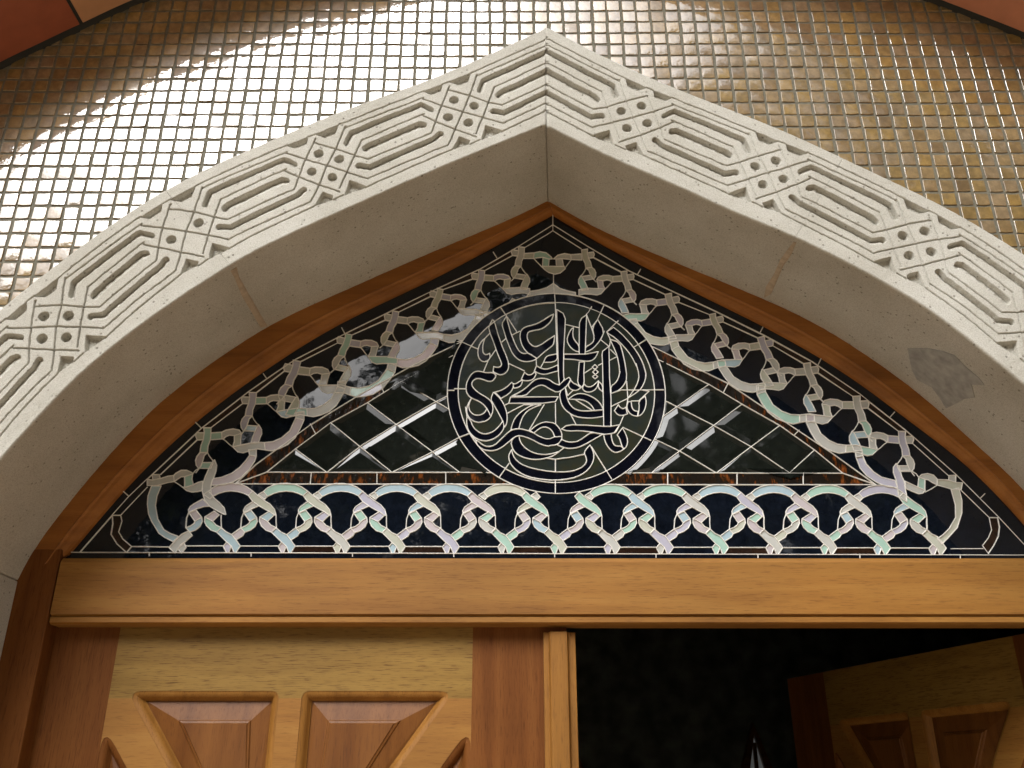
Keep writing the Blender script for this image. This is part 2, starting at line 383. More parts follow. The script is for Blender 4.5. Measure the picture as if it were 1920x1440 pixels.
# ------------------------------------------------------------------ mosaic wall
mw = empty('mosaic_wall', (CX, Y_TILE, 0)); tag(mw, 'wall of small square glazed brown and gold mosaic tiles above the stone arch', 'tiled wall')
hole = [tuple(p) for p in FOUT['L'][::-1]]+[tuple(p) for p in FOUT['R']]
def shrink(poly, k): 
    c = np.array([CX, 2.0]); return [tuple(c+(np.array(p)-c)*k) for p in poly]
bed_hole = [tuple(p) for p in shrink(hole, 0.975)]
bv = []; bf = []
hh = np.array(bed_hole); vv = resample(VB, len(hh)); 
for y in (Y_TILE-0.0026,):
    for p, q in zip(hh, vv): bv += [(p[0], y, p[1]), (q[0], y, q[1])]
bf = [(2*i, 2*i+1, 2*i+3, 2*i+2) for i in range(len(hh)-1)]
YG = Y_TILE-0.0026; nL = len(bv); bv += [(hh[0][0], YG, 0.0), (vv[0][0], YG, 0.0), (hh[-1][0], YG, 0.0), (vv[-1][0], YG, 0.0)]
bf += [(nL, nL+1, 1, 0), (2*len(hh)-2, 2*len(hh)-1, nL+3, nL+2)]
mobj('grout_bed', bv, bf, M['grout'], mw)
PITCH_T, HALF = 0.030, 0.0129
def tile_shape(rs):
    "pillow shaped hand cut tile: rings of 8 points, returned in tile space (x, depth, z)"
    j = lambda a: rs.uniform(-a, a)
    base = []
    e = [[j(0.0006) for _ in range(8)], None]
    cor = [(-1,-1),(0,-1),(1,-1),(1,0),(1,1),(0,1),(-1,1),(-1,0)]
    h = [(HALF+j(0.0006)) for _ in range(4)]
    ring = []
    for k, (a, b_) in enumerate(cor):
        rx = (h[0] if a < 0 else h[1]); rz = (h[2] if b_ < 0 else h[3])
        ring.append((a*rx*(0.98 if a and b_ else 1.0)+j(0.0005), b_*rz*(0.98 if a and b_ else 1.0)+j(0.0006)))
    v = []
    for ins, dep in ((0.0, 0.0005), (0.0001, -0.0032), (0.0004, -0.0040), (0.0010, -0.0044)):
        for (x, z) in ring:
            L = max(abs(x), abs(z)); s = (L-ins)/L
            v.append((x*s, dep, z*s))
    v.append((0, -0.00485, 0))
    f = []
    for r_ in range(3):
        for k in range(8): f.append((r_*8+k, r_*8+(k+1) % 8, r_*8+8+(k+1) % 8, r_*8+8+k))
    for k in range(8): f.append((24+k, 24+(k+1) % 8, 32))
    return v, f
rs = random.Random(3)
SH = [tile_shape(rs) for _ in range(8)]
gx0, gz0 = U(26.9, 413.1, Y_TILE)
hole_in = shrink(hole, 0.985); VBp = [(VAULT[0][0]-0.005, 1.2)]+[tuple(p) for p in VB]+[(VAULT[-1][0]+0.005, 1.2)]
spots = []
GX, GZ = np.meshgrid(gx0+(np.arange(-30, 92)+0.5)*PITCH_T, gz0+(np.arange(-48, 50)+0.5)*PITCH_T)
GX, GZ = GX.ravel(), GZ.ravel()
keep = (GZ > 1.25) & (GZ < 3.60) & inpolys(GX, GZ, VBp) & ~inpolys(GX, GZ, shrink(hole, 0.97)) & ~((GZ < 2.05) & (GX > -1.07) & (GX < 1.2))
shown = ~inpolys(GX, GZ, shrink(hole, 1.02))
for x, z, s in zip(GX[keep], GZ[keep], shown[keep]):
    px, py = P(x, z, Y_TILE)
    spots.append((x, z, px, py, bool(s) and -5 < px < 1925 and -5 < py < 1445))
vis = sorted([s for s in spots if s[4]], key=lambda s: -s[3])
big = set((s[0], s[1]) for s in vis[:300])
TM = {}
fv = []; ff = []; fm = []
for (x, z, px, py, _) in spots:
    sh = rs.randrange(8); mi = rs.choices(range(9), (5, 4, 3, 4, 3, 2, 2, 1.6, 1.6))[0]
    tx, tz, tr = rs.gauss(0, 0.011), rs.gauss(0, 0.011), rs.gauss(0, 0.014)
    if rs.random() < 0.06: tx, tz = rs.gauss(0, 0.03), rs.gauss(0, 0.03)
    rot = Matrix.Rotation(tx, 4, 'X') @ Matrix.Rotation(tz, 4, 'Z') @ Matrix.Rotation(tr, 4, 'Y')
    lx, lz = x+rs.gauss(0, 0.0004)+0.0012*math.sin(z*9.0+x*2.1), z+rs.gauss(0, 0.0004)+0.0014*math.sin(x*7.0+z*1.7)
    ly = Y_TILE+rs.gauss(0, 0.0003)
    if (x, z) in big:
        if (sh, mi) not in TM: TM[(sh, mi)] = mesh('tile', SH[sh][0], SH[sh][1], M['tiles'][mi], True); TM[(sh, mi)].set_sharp_from_angle(angle=R(18))
        o = bpy.data.objects.new('tile', TM[(sh, mi)]); link(o, mw)
        o.location = (lx, ly, lz); o.rotation_euler = rot.to_euler()
    else:
        b0 = len(fv)
        for q in SH[sh][0]:
            p = rot @ Vector(q); fv.append((p.x+lx, p.y+ly, p.z+lz))
        for q in SH[sh][1]: ff.append(tuple(b0+i for i in q)); fm.append(mi)
o = mobj('tile_field', fv, ff, M['tiles'], mw, True); o.data.set_sharp_from_angle(angle=R(18)); o.data.polygons.foreach_set('material_index', fm); tag(o, kind='stuff')

# ------------------------------------------------------------------ carved stone arch
sa = empty('stone_arch', (CX, Y_FACE, 0)); tag(sa, 'pointed pale limestone arch carved with interlaced hexagons and knots', 'arch')
def project(pts, mid):
    "arc length s and signed offset n (towards the opening positive) of pts against the polyline mid"
    a = mid[:-1]; b_ = mid[1:]; ab = b_-a; L = np.hypot(ab[:, 0], ab[:, 1]); cs = np.r_[0, np.cumsum(L)[:-1]]
    S = np.empty(len(pts)); Nn = np.empty(len(pts))
    for c0 in range(0, len(pts), 20000):
        p = pts[c0:c0+20000]
        ap = p[:, None, :]-a[None]; t_ = (ap*ab[None]).sum(2)/(L**2)[None]
        tc = np.clip(t_, 0, 1); tc[:, 0] = np.minimum(t_[:, 0], 1); tc[:, -1] = np.maximum(t_[:, -1], 0)
        q = a[None]+tc[..., None]*ab[None]; dd = ((p[:, None, :]-q)**2).sum(2); i = dd.argmin(1); r = np.arange(len(p))
        S[c0:c0+20000] = cs[i]+tc[r, i]*L[i]
        cr = ab[i, 0]*(p[:, 1]-a[i, 1])-ab[i, 1]*(p[:, 0]-a[i, 0])
        Nn[c0:c0+20000] = cr/L[i]
    return S, Nn
MID = {k: resample((FOUT[k]+FIN[k])/2, 140) for k in 'LR'}
MIDs = {k: resample(smooth_curve(MID[k], 1, 30), 70) for k in 'LR'}
def to_sn(px_list, side):
    pts = np.array([U(a, b_, Y_FACE) for a, b_ in px_list]); s, n = project(pts, MIDs[side])
    return s, (n if side == 'L' else -n)
z8 = lambda l: [(500+a/8, 220+b_/8) for a, b_ in l]
ks, kn = to_sn([(500+905/8, 220+725/8)], 'L'); ks, kn = ks[0], kn[0]
def loc(l):
    s, n = to_sn(z8(l), 'L'); return [(a-ks, b_-kn) for a, b_ in zip(s, n)]
KNOT_LINES = [loc(l) for l in (
    [(735,310),(590,630),(480,890),(430,1040),(410,1075)], [(1185,130),(1040,470),(905,725),(785,1010),(720,1150),(660,1260)],
    [(1435,330),(1320,575),(1210,820),(1095,1068)], [(700,375),(1040,470),(1320,575),(1520,630)], [(300,540),(590,630),(905,725),(1210,820),(1510,915)],
    [(285,805),(480,890),(785,1010),(1100,1120)], [(620,290),(735,245)], [(1000,1240),(1150,1165)])]
PAIRS = [([(310,515)], [(1185,150)]), ([(305,775)], [(1435,335)]), ([(410,1075)], [(1520,630)]), ([(660,1260)], [(1510,915)]),
         ([(310,412)], [(1085,110)]), ([(730,1322)], [(1480,1050)])]
PAIRS = [(loc(a), loc(b_)) for a, b_ in PAIRS]
CHAN = [([(415,715),(255,640)], [(1290,225),(1210,385)]), ([(285,955),(235,950)], [(1555,425),(1500,465)]), ([(555,1085),(470,1165)], [(1540,757),(1385,725)])]
CHAN = [(loc(a), loc(b_)) for a, b_ in CHAN]
POCK = [loc(l) for l in ([(310,420),(620,292),(590,395),(430,462)], [(730,252),(1085,112),(1030,245),(880,300)],
                         [(845,1120),(1000,1185),(975,1242),(728,1322)], [(1250,945),(1490,1032),(1430,1072),(1172,1162)])]
DOTS = loc([(785,540),(1090,630),(680,815),(990,900)])
KN = {'L': [(868,211),(613,311),(345,428),(105,612)], 'R': [(1187,220),(1442,321),(1719,454),(1962,622)]}
def seg_dist(S, Nn, pl):
    best = np.full(S.shape, 9.0)
    for (a, b_), (c, e) in zip(pl[:-1], pl[1:]):
        dx, dz = c-a, e-b_; L2 = dx*dx+dz*dz+1e-12
        t_ = np.clip(((S-a)*dx+(Nn-b_)*dz)/L2, 0, 1)
        best = np.minimum(best, np.hypot(S-a-t_*dx, Nn-b_-t_*dz))
    return best
def poly_sd(S, Nn, pl):
    d_ = seg_dist(S, Nn, pl+[pl[0]]); ins = np.zeros(S.shape, bool); n = len(pl); j = n-1
    for i in range(n):
        xi, zi = pl[i]; xj, zj = pl[j]
        cnd = ((zi > Nn) != (zj > Nn)) & (S < (xj-xi)*(Nn-zi)/(zj-zi+1e-12)+xi); ins ^= cnd; j = i
    return np.where(ins, -d_, d_)
def step(d_, wdt, soft): return np.clip((wdt+soft-d_)/(2*soft), 0, 1)
def carve(S, Nn, side):
    s_k, n_k = to_sn(KN[side], side); s_k = list(s_k); n_k = list(n_k)
    s_k.append(s_k[-1]+0.30); n_k.append(n_k[-1]); s_k = [s_k[0]-0.345]+s_k; n_k = [n_k[1]*0]+n_k
    n_k = [0.6*kn+0.4*v for v in n_k]
    D = np.zeros(S.shape); g_, c_ = 0.0011, 0.0036
    def cut(pl, fn, wdt, dep, soft):
        nonlocal D
        a = np.array(pl); m_ = (S > a[:, 0].min()-0.02) & (S < a[:, 0].max()+0.02)
        if not m_.any(): return
        D[m_] = np.maximum(D[m_], dep*step(fn(S[m_], Nn[m_], pl), wdt, soft))
    def slope_cut(pl, hw_, dep):
        "chisel channel: steep wall on the outer side, floor rising towards the opening"
        a = np.array(pl); m_ = (S > a[:, 0].min()-0.02) & (S < a[:, 0].max()+0.02)
        if not m_.any(): return
        s_, n_ = S[m_], Nn[m_]; d_ = seg_dist(s_, n_, pl)
        o_ = np.argsort(a[:, 0]); across = n_-np.interp(s_, a[o_, 0], a[o_, 1])
        fl = np.clip(0.62-0.5*across/hw_, 0.2, 1.0)
        D[m_] = np.maximum(D[m_], dep*fl*step(d_, hw_, 0.0006))
    for i, (s0, n0) in enumerate(zip(s_k, n_k)):
        sh = lambda l: [(a+s0, b_+n0) for a, b_ in l]
        if i > 0:
            for li, l in enumerate(KNOT_LINES): cut(sh(l), seg_dist, g_, 0.0022 if side == 'R' and li < 3 else 0.0085, 0.0004)
            for l in POCK: cut(sh(l), poly_sd, 0.0, 0.012, 0.0006)
            for di, (a, b_) in enumerate(DOTS):
                if side == 'L' and i == 3 and di in (0, 3): continue      # two of the four drill holes are chipped away here
                D[:] = np.maximum(D, 0.014*step(np.hypot(S-a-s0, Nn-b_-n0), 0.0083, 0.0008))
        if i+1 < len(s_k):
            s1, n1 = s_k[i+1], n_k[i+1]; sh1 = lambda l: [(a+s1, b_+n1) for a, b_ in l]
            for a, b_ in PAIRS: cut(sh(a)+sh1(b_), seg_dist, g_, 0.0085, 0.0004)
            for a, b_ in CHAN: slope_cut(sh(a)+sh1(b_), 0.0074 if a is CHAN[1][0] else 0.0060, 0.0125)
    return D
def vnoise(S, Nn, sc, seed):
    rg = np.random.RandomState(seed); T = rg.rand(256, 256); a = (S*sc) % 256; b_ = (Nn*sc) % 256
    i, j = a.astype(int), b_.astype(int); fa, fb = a-i, b_-j; i2, j2 = (i+1) % 256, (j+1) % 256
    return (T[i, j]*(1-fa)+T[i2, j]*fa)*(1-fb)+(T[i, j2]*(1-fa)+T[i2, j2]*fa)*fb
VOUS = {'L': [], 'R': []}
def arch_side(side, joint_u):
    nu = 1480; nt_ = 226
    u = np.linspace(0, 1, nu)
    ev = lambda c: np.c_[np.interp(u, np.linspace(0, 1, len(c)), c[:, 0]), np.interp(u, np.linspace(0, 1, len(c)), c[:, 1])]
    fo, fi, wo = ev(FOUT[side]), ev(FIN[side]), ev(WOUT[side])
    fo[0, 0] = fi[0, 0] = 0.0645+(0.0003 if side == 'R' else -0.0003); wo[0, 0] = 0.0775+(0.0003 if side == 'R' else -0.0003)
    T = np.linspace(0.004, 0.985, nt_)
    G = fo[:, None, :]*(1-T)[None, :, None]+fi[:, None, :]*T[None, :, None]
    flat = G.reshape(-1, 2); S, Nn = project(flat, MIDs[side]); Nn = Nn if side == 'L' else -Nn
    wS = 0.0016*(vnoise(S, Nn+5, 38, 7)-0.5)+0.0010*(vnoise(S, Nn+5, 150, 8)-0.5); wN = 0.0018*(vnoise(S, Nn+5, 34, 9)-0.5)+0.0010*(vnoise(S, Nn+5, 140, 10)-0.5)
    D = carve(S+wS, Nn+wN, side)*(0.86+0.28*vnoise(S, Nn+5, 22, 11))
    rough = 0.0004*(vnoise(S, Nn+5, 900, 1)-0.5)+0.0008*(vnoise(S, Nn+5, 120, 2)-0.5)
    rough += np.where(D > 0.003, 0.0028*(vnoise(S, Nn+5, 330, 3)-0.5), 0)
    wob = 0.0010*(vnoise(S, Nn+5, 420, 4)-0.5)*(D > 0.0005)
    Yf = Y_FACE+D+rough+wob
    cols = [np.concatenate([flat, Yf[:, None]], 1).reshape(nu, nt_, 3)]
    # outer arris and outer side, in front of the tiles
    pre = [np.dstack([fo[:, 0], fo[:, 1], np.full(nu, y)])[0] for y in (Y_TILE+0.02, Y_FACE+0.0025)]
    rad = 0.0045
    post = []
    for tt, y in ((0.995, Y_FACE+0.0012), (1.0, Y_FACE+rad)):
        q = fo*(1-tt)+fi*tt; post.append(np.c_[q, np.full(nu, y)])
    for a in np.linspace(0.04, 1, 12):
        q = fi*(1-a)+wo*a; s_l = np.linspace(0, 3, nu)
        bumpy = 0.0012*(vnoise(u*2.0, a*np.ones(nu)*0.25+2, 60, 6)-0.5)
        post.append(np.c_[q[:, 0], q[:, 1]+bumpy, np.full(nu, Y_FACE*(1-a)+(Y_WOOD+0.02)*a)])
    allc = [p[:, None, :] for p in pre]+cols+[p[:, None, :] for p in post]
    A = np.concatenate(allc, 1); A = A[:, :, [0, 2, 1]]
    nc = A.shape[1]
    cuts = [0]+[int(j*nu) for j in joint_u]+[nu-1]
    for c0, c1 in zip(cuts[:-1], cuts[1:]):
        B = A[c0:c1+1].copy()
        if c1 != nu-1: B[-1] += (B[-2]-B[-1])*0.55
        n_ = len(B); V = B.reshape(-1, 3)
        # back line closes the block so that its ends are solid
        ii = np.arange(n_-1)[:, None]*nc+np.arange(nc-1)[None]
        q = np.stack([ii, ii+1, ii+nc+1, ii+nc], -1).reshape(-1, 4)
        if side == 'R': q = q[:, ::-1]
        me = bpy.data.meshes.new('voussoir'); me.vertices.add(len(V)); me.vertices.foreach_set('co', V.ravel())
        caps = []
        for r0 in (0, n_-1):
            ring = list(range(r0*nc, r0*nc+nc)); caps.append(ring if (r0 == 0) == (side == 'R') else ring[::-1])
        nl = q.size+sum(len(c) for c in caps); me.loops.add(nl); me.polygons.add(len(q)+2)
        li = np.concatenate([q.ravel()]+[np.array(c) for c in caps]); me.loops.foreach_set('vertex_index', li)
        st = np.concatenate([np.arange(len(q))*4, [q.size, q.size+len(caps[0])]]); tot = np.concatenate([np.full(len(q), 4), [len(caps[0]), len(caps[1])]])
        me.polygons.foreach_set('loop_start', st.astype(np.int32)); me.polygons.foreach_set('loop_total', tot.astype(np.int32))
        me.update(calc_edges=True); me.validate(); me.materials.append(M['stone'])
        o = bpy.data.objects.new('voussoir', me); link(o, sa); VOUS[side].append(o)
    return A
def u_of(side, c, px, Y):
    p = np.array(U(*px, Y)); return np.argmin(((c[side]-p)**2).sum(1))/(len(c[side])-1)
arch_side('L', [u_of('L', FIN, (430, 494), Y_FACE)]); arch_side('R', [u_of('R', FIN, (1494, 444), Y_FACE)])
for sg, xi, xo, wi in ((-1, -0.868, -1.07, -0.872), (1, 1.005, 1.20, 1.010)):
    prismpts = [(xi, Y_FACE), (wi, Y_WOOD+0.02), (wi+sg*0.05, Y_WOOD+0.02), (xo, Y_TILE+0.02), (xo, Y_FACE)]
    v = [(x, y, z) for z in (0.0, 2.0535) for x, y in prismpts]
    f = [(0, 1, 6, 5), (1, 2, 7, 6), (2, 3, 8, 7), (3, 4, 9, 8), (4, 0, 5, 9), (4, 3, 2, 1, 0), (5, 6, 7, 8, 9)]
    o = mobj('pier_block', v, f, M['stone'], sa); fix_normals(o); bevel(o, 0.003)
# cement repair and brown joint smears on the underside of the arch
def soffit_patch(name, pts, mat, side='R', parent=None):
    "irregular skin laid on the right-hand underside: pts = survey pixels, each with its depth share a (0 front, 1 back)"
    vs_ = []
    for (px, py) in pts:
        best = None
        for iu in range(0, 260, 1):
            for a in np.linspace(0.05, 0.98, 40):
                q = FIN[side][iu]*(1-a)+WOUT[side][iu]*a; y = Y_FACE*(1-a)+(Y_WOOD+0.02)*a
                X = P(q[0], q[1], y); e = (X[0]-px)**2+(X[1]-py)**2
                if best is None or e < best[0]: best = (e, q, y)
        vs_.append((best[1][0]-(0.0006 if side == 'R' else -0.0006), best[2], best[1][1]-0.0012))
    c = np.mean(vs_, 0); n = len(vs_)
    v = vs_+[(x+0.002, y, z+0.003) for x, y, z in vs_]+[tuple(c+np.array([-0.0008, 0, -0.0012]))]
    f = [(i, (i+1) % n, 2*n) for i in range(n)]+[(i, n+i, n+(i+1) % n, (i+1) % n) for i in range(n)]
    o = mobj(name, v, f, mat, None, False); o.parent = parent; fix_normals(o)
soffit_patch('cement_patch', [(1703,655),(1735,652),(1768,658),(1790,668),(1812,690),(1838,708),(1843,720),(1822,722),(1828,742),(1808,748),(1790,758),(1772,764),(1765,748),(1748,728),(1722,712),(1708,690)], M['mortar'], 'R', VOUS['R'][1])
soffit_patch('joint_smear', [(1490,446),(1498,449),(1490,462),(1482,478),(1470,500),(1456,526),(1444,550),(1432,557),(1438,536),(1450,512),(1464,488),(1478,466)], M['stain'], 'R', VOUS['R'][1])
soffit_patch('joint_smear', [(427,497),(433,494),(446,520),(462,550),(480,580),(497,611),(489,614),(472,584),(454,553),(438,522)], M['stain'], 'L', VOUS['L'][1])

# ------------------------------------------------------------------ timber door frame
fr = empty('door_frame', (CX, Y_WOOD, 0)); tag(fr, 'reddish brown timber frame with arched rails and wide golden transom beam', 'door frame')
def loft(name, sections, mat, parent, closed=True, smooth=False):
    n = len(sections[0]); v = [p for s in sections for p in s]; f = []
    for i in range(len(sections)-1):
        for k in range(n if closed else n-1):
            f.append((i*n+k, i*n+(k+1) % n, (i+1)*n+(k+1) % n, (i+1)*n+k))
    f += [tuple(range(n)), tuple(range((len(sections)-1)*n, len(sections)*n))]
    o = mobj(name, v, f, mat, parent, smooth); fix_normals(o)
    if smooth:
        md_ = o.modifiers.new('wn', 'WEIGHTED_NORMAL'); 
    return o
for side, sgn in (('L', -1), ('R', 1)):
    a = resample(WOUT[side], 90); b_ = resample(WIN[side], 90); secs = []
    for i in range(90):
        p, q = a[i].copy(), b_[i].copy()
        if i == 0: p[0] = 0.0775+sgn*0.0004; q[0] = 0.0865+sgn*0.0004
        ou = p+(p-q)/np.linalg.norm(p-q)*0.012
        prof = [(ou, Y_WOOD+0.055), (ou, Y_WOOD+0.003)]
        for t_, y in ((0.55, Y_WOOD+0.002), (0.60, Y_WOOD+0.0005), (0.66, Y_WOOD+0.004), (0.75, Y_WOOD+0.005), (0.88, Y_WOOD+0.009), (0.96, Y_WOOD+0.014), (1.0, Y_GLASS-0.0005), (1.0, Y_GLASS+0.03)):
            prof.append((p*(1-t_)+q*t_, y))
        secs.append([(c[0], y, c[1]) for c, y in prof])
    loft('arch_rail', secs, M['w_arch'], fr)
zt, zb = U(960, 1045.5, Y_WOOD)[1], U(960, 1151, Y_WOOD)[1]
xl, xr = -0.802, 0.985
def extr_x(name, prof, x0, x1, mat, parent):
    return loft(name, [[(x0, y, z) for y, z in prof], [(x1, y, z) for y, z in prof]], mat, parent)
tr = extr_x('transom', [(Y_WOOD+0.028, zt+0.004), (Y_WOOD+0.006, zt), (Y_WOOD, zt-0.0085), (Y_WOOD, zb), (Y_WOOD+0.055, zb), (Y_WOOD+0.055, zt+0.004)], xl, xr, M['w_golden_x'], fr)
ms = extr_x('bead', [(Y_WOOD+0.003, zb+0.0005), (Y_WOOD+0.0075, zb-0.003), (Y_WOOD+0.0035, zb-0.005), (Y_WOOD+0.0035, zb-0.0135), (Y_WOOD+0.009, zb-0.0165), (Y_WOOD+0.05, zb-0.0165), (Y_WOOD+0.05, zb+0.0005)], xl, xr, M['w_golden_x'], None); ms.parent = tr
for sgn, xi in ((-1, xl+0.001), (1, xr-0.001)):
    xo = -0.90 if sgn < 0 else 1.06
    xi2 = (-0.805 if sgn < 0 else 0.988)
    z1 = 2.11
    prism_pts = [(xi2, Y_WOOD+0.001), (xi2, Y_WOOD+0.03), (xi2-sgn*0.022, Y_WOOD+0.035), (xi2-sgn*0.022, Y_WOOD+0.09), (xo, Y_WOOD+0.09), (xo, Y_WOOD+0.001)]
    prism_pts = [(xi2, Y_WOOD+0.0015), (xi2, Y_WOOD+0.09), (xo, Y_WOOD+0.09), (xo, Y_WOOD+0.0015)]
    v = [(x, y, z) for z in (0.0, z1) for x, y in prism_pts]; n = 4
    f = [(i, (i+1) % n, n+(i+1) % n, n+i) for i in range(n)]+[(0, 1, 2, 3), (4, 5, 6, 7)]
    o = mobj('jamb_post', v, f, M['w_red_z'], fr); fix_normals(o); bevel(o, 0.002)

# ------------------------------------------------------------------ doors
def rounded(poly, rad, n=5):
    out = []
    m_ = len(poly)
    for i in range(m_):
        a, b_, c = [np.array(poly[k % m_], float) for k in (i-1, i, i+1)]
        u_ = (a-b_)/np.linalg.norm(a-b_); v_ = (c-b_)/np.linalg.norm(c-b_)
        ang = math.acos(np.clip(np.dot(u_, v_), -1, 1)); tl = min(rad/math.tan(ang/2), 0.4*np.linalg.norm(a-b_), 0.4*np.linalg.norm(c-b_))
        p, q = b_+u_*tl, b_+v_*tl
        for k in range(n+1):
            t_ = k/n; out.append(tuple((1-t_)**2*p+2*t_*(1-t_)*b_+t_*t_*q))
    return out
def inset(poly, d_):
    n = len(poly); pts = [np.array(p, float) for p in poly]
    ar = sum(pts[i-1][0]*pts[i][1]-pts[i][0]*pts[i-1][1] for i in range(n)); sg_ = 1 if ar > 0 else -1; out = []
    for i in range(n):
        a, b_, c = pts[i-1], pts[i], pts[(i+1) % n]; u_ = (b_-a); v_ = (c-b_); u_ /= np.linalg.norm(u_)+1e-12; v_ /= np.linalg.norm(v_)+1e-12
        n1 = np.array([-u_[1], u_[0]])*sg_; n2 = np.array([-v_[1], v_[0]])*sg_; m_ = n1+n2; m_ = m_/max(0.3, np.dot(m_, n1)); out.append(tuple(b_+m_*d_))
    return out
def ringfaces(n, a, b_): return [(a+i, a+(i+1) % n, b_+(i+1) % n, b_+i) for i in range(n)]
W_LEAF, H_LEAF = 0.917, 1.982
def make_door(name, label, astragal):
    "leaf in its own space: x from the hinge (0) to the free edge, y depth (0 front), z up"
    root = empty(name); tag(root, label, 'door', 'pair of panelled entrance door leaves')
    S1, S2 = 0.129, 0.752               # inner edges of the stiles, measured from the hinge
    zr = H_LEAF-0.115                   # under side of the top rail
    mid = (S1+S2)/2; mu = 0.0195
    zc = 1.482                           # where the braces meet the muntin
    zm = 0.98
    # openings (x, z)
    br = 0.024
    tl = np.array([S1+0.026, zr]); cmid = np.array([mid, zc])
    dv = (cmid-tl)/np.linalg.norm(cmid-tl); nv = np.array([dv[1], -dv[0]])
    A_ = [(S1+0.030, zr), (mid-mu, zr), (mid-mu, zr-(zr-zc)*((mid-mu-S1-0.030)/(mid-S1-0.030)))]
    lowL = [(S1, 1.812), (S1, zm+0.045), (mid-mu, zm+0.045), (mid-mu, 1.425)]
    mirx = lambda l: [(2*mid-x, z) for x, z in l][::-1]
    openings = [A_, mirx(A_), lowL, mirx(lowL),
                [(S1, zm-0.045), (S1, 0.22), (mid-mu, 0.22), (mid-mu, zm-0.045)], mirx([(S1, zm-0.045), (S1, 0.22), (mid-mu, 0.22), (mid-mu, zm-0.045)])]
    openings = [rounded(o_, 0.014) for o_ in openings]
    vv_, ee_ = [], []
    def addl(l):
        b0 = len(vv_); vv_.extend(Vector(p) for p in l); ee_.extend((b0+i, b0+i+1) for i in range(len(l)-1))
    addl([(0, 0), (W_LEAF, 0), (W_LEAF, H_LEAF), (0, H_LEAF), (0, 0)])
    for o_ in openings: addl(list(o_)+[o_[0]])
    addl([(S1, 0), (S1, H_LEAF)]); addl([(S2, 0), (S2, H_LEAF)])
    for z in (zr-0.012,): addl([(S1, z), (S1+0.046, z)]); addl([(S2, z), (S2-0.046, z)]); addl([(mid-mu-0.012, z), (mid+mu+0.012, z)])
    addl([(S1, zm+0.06), (S1+0.02, zm+0.06)]); 
    for z in (zm+0.045, zm-0.045, 0.22): addl([(S1-0.0005, z), (S1+0.02, z)]); addl([(S2+0.0005, z), (S2-0.02, z)]); addl([(mid-mu-0.02, z), (mid+mu+0.02, z)])
    addl([(mid-mu, zc-0.06), (mid+mu, zc-0.06)]); addl([(mid-mu, zc+0.02), (mid+mu, zc+0.02)])
    cv_, ce_, cf_, _, ceo, _ = delaunay_2d_cdt(vv_, ee_, [], 0, 1e-5, True)
    con = {tuple(sorted(e)) for e, s in zip(ce_, ceo) if s}
    pr = list(range(len(cf_)))
    def fnd(i):
        while pr[i] != i: i = pr[i]
        return i
    em = {}
    for ti, t_ in enumerate(cf_):
        for k in range(3):
            key = tuple(sorted((t_[k], t_[(k+1) % 3])))
            if key in con: continue
            if key in em: pr[fnd(ti)] = fnd(em[key])
            else: em[key] = ti
    rg_ = {}
    for ti in range(len(cf_)): rg_.setdefault(fnd(ti), []).append(ti)
    for tris in rg_.values():
        ar = 0; c = np.zeros(2)
        for ti in tris:
            p = [np.array(cv_[i]) for i in cf_[ti]]; a = abs((p[1]-p[0])[0]*(p[2]-p[0])[1]-(p[1]-p[0])[1]*(p[2]-p[0])[0])/2; ar += a; c += a*sum(p)/3
        c /= max(ar, 1e-12)
        t0 = cf_[tris[0]]; tc = sum((np.array(cv_[i]) for i in t0), np.zeros(2))/3
        if ar < 2e-5 or any(inpoly(tc[0], tc[1], o_) for o_ in openings): continue
        ids = sorted({i for ti in tris for i in cf_[ti]}); lc = {i: k for k, i in enumerate(ids)}
        xs = [cv_[i].x for i in ids]; zs = [cv_[i].y for i in ids]; wx, wz = max(xs)-min(xs), max(zs)-min(zs)
        if wz > 1.5: nm, mt = 'stile', M['w_red_z']
        elif c[1] > zr-0.012: nm, mt = 'rail', M['w_pale_x']
        elif wx > 0.45 or (wx > wz and ar > 0.003): nm, mt = 'rail', M['w_golden_x']
        elif abs(c[0]-mid) < 0.03: nm, mt = 'muntin', M['w_gold_z']
        else: nm, mt = 'brace', M['w_gold_z']
        v = [(cv_[i].x, 0, cv_[i].y) for i in ids]; f = [tuple(lc[i] for i in cf_[ti]) for ti in tris]
        cnt = {}
        for t_ in f:
            for k in range(3): e = (t_[k], t_[(k+1) % 3]); cnt[tuple(sorted(e))] = cnt.get(tuple(sorted(e)), 0)+1
        n0 = len(v); v += [(x, 0.042, z) for x, _, z in v]
        f += [tuple(n0+i for i in t_[::-1]) for t_ in f]
        f += [(a, b_, n0+b_, n0+a) for (a, b_), k in cnt.items() if k == 1]
        o = mobj(nm, v, f, mt); o.parent = root; fix_normals(o)
        shift = rs.uniform(-0.0003, 0.0003); o.location = (0, shift, 0)
    for k, o_ in enumerate(openings):
        n = len(o_)
        prof = [(0.0, 0.0008), (0.0035, 0.0014), (0.0080, 0.0036), (0.0115, 0.0078), (0.0130, 0.0125), (0.0150, 0.0140)]
        v = []; f = []
        for d_, y in prof: v += [(x, y, z) for x, z in inset(o_, d_)]
        for j in range(len(prof)-1): f += ringfaces(n, j*n, (j+1)*n)
        o = mou = mobj('moulding', v, f, M['w_gold_z'] if k < 2 else M['w_red_z'], None, True); fix_normals(o)
        # raised panel with plain corners
        raw = [A_, mirx(A_), lowL, mirx(lowL), None, None][k]
        base = inset(raw, 0.0128) if raw else inset([(min(p[0] for p in o_), max(p[1] for p in o_)), (min(p[0] for p in o_), min(p[1] for p in o_)), (max(p[0] for p in o_), min(p[1] for p in o_)), (max(p[0] for p in o_), max(p[1] for p in o_))], 0.0128)
        n = len(base); v = []; f = []
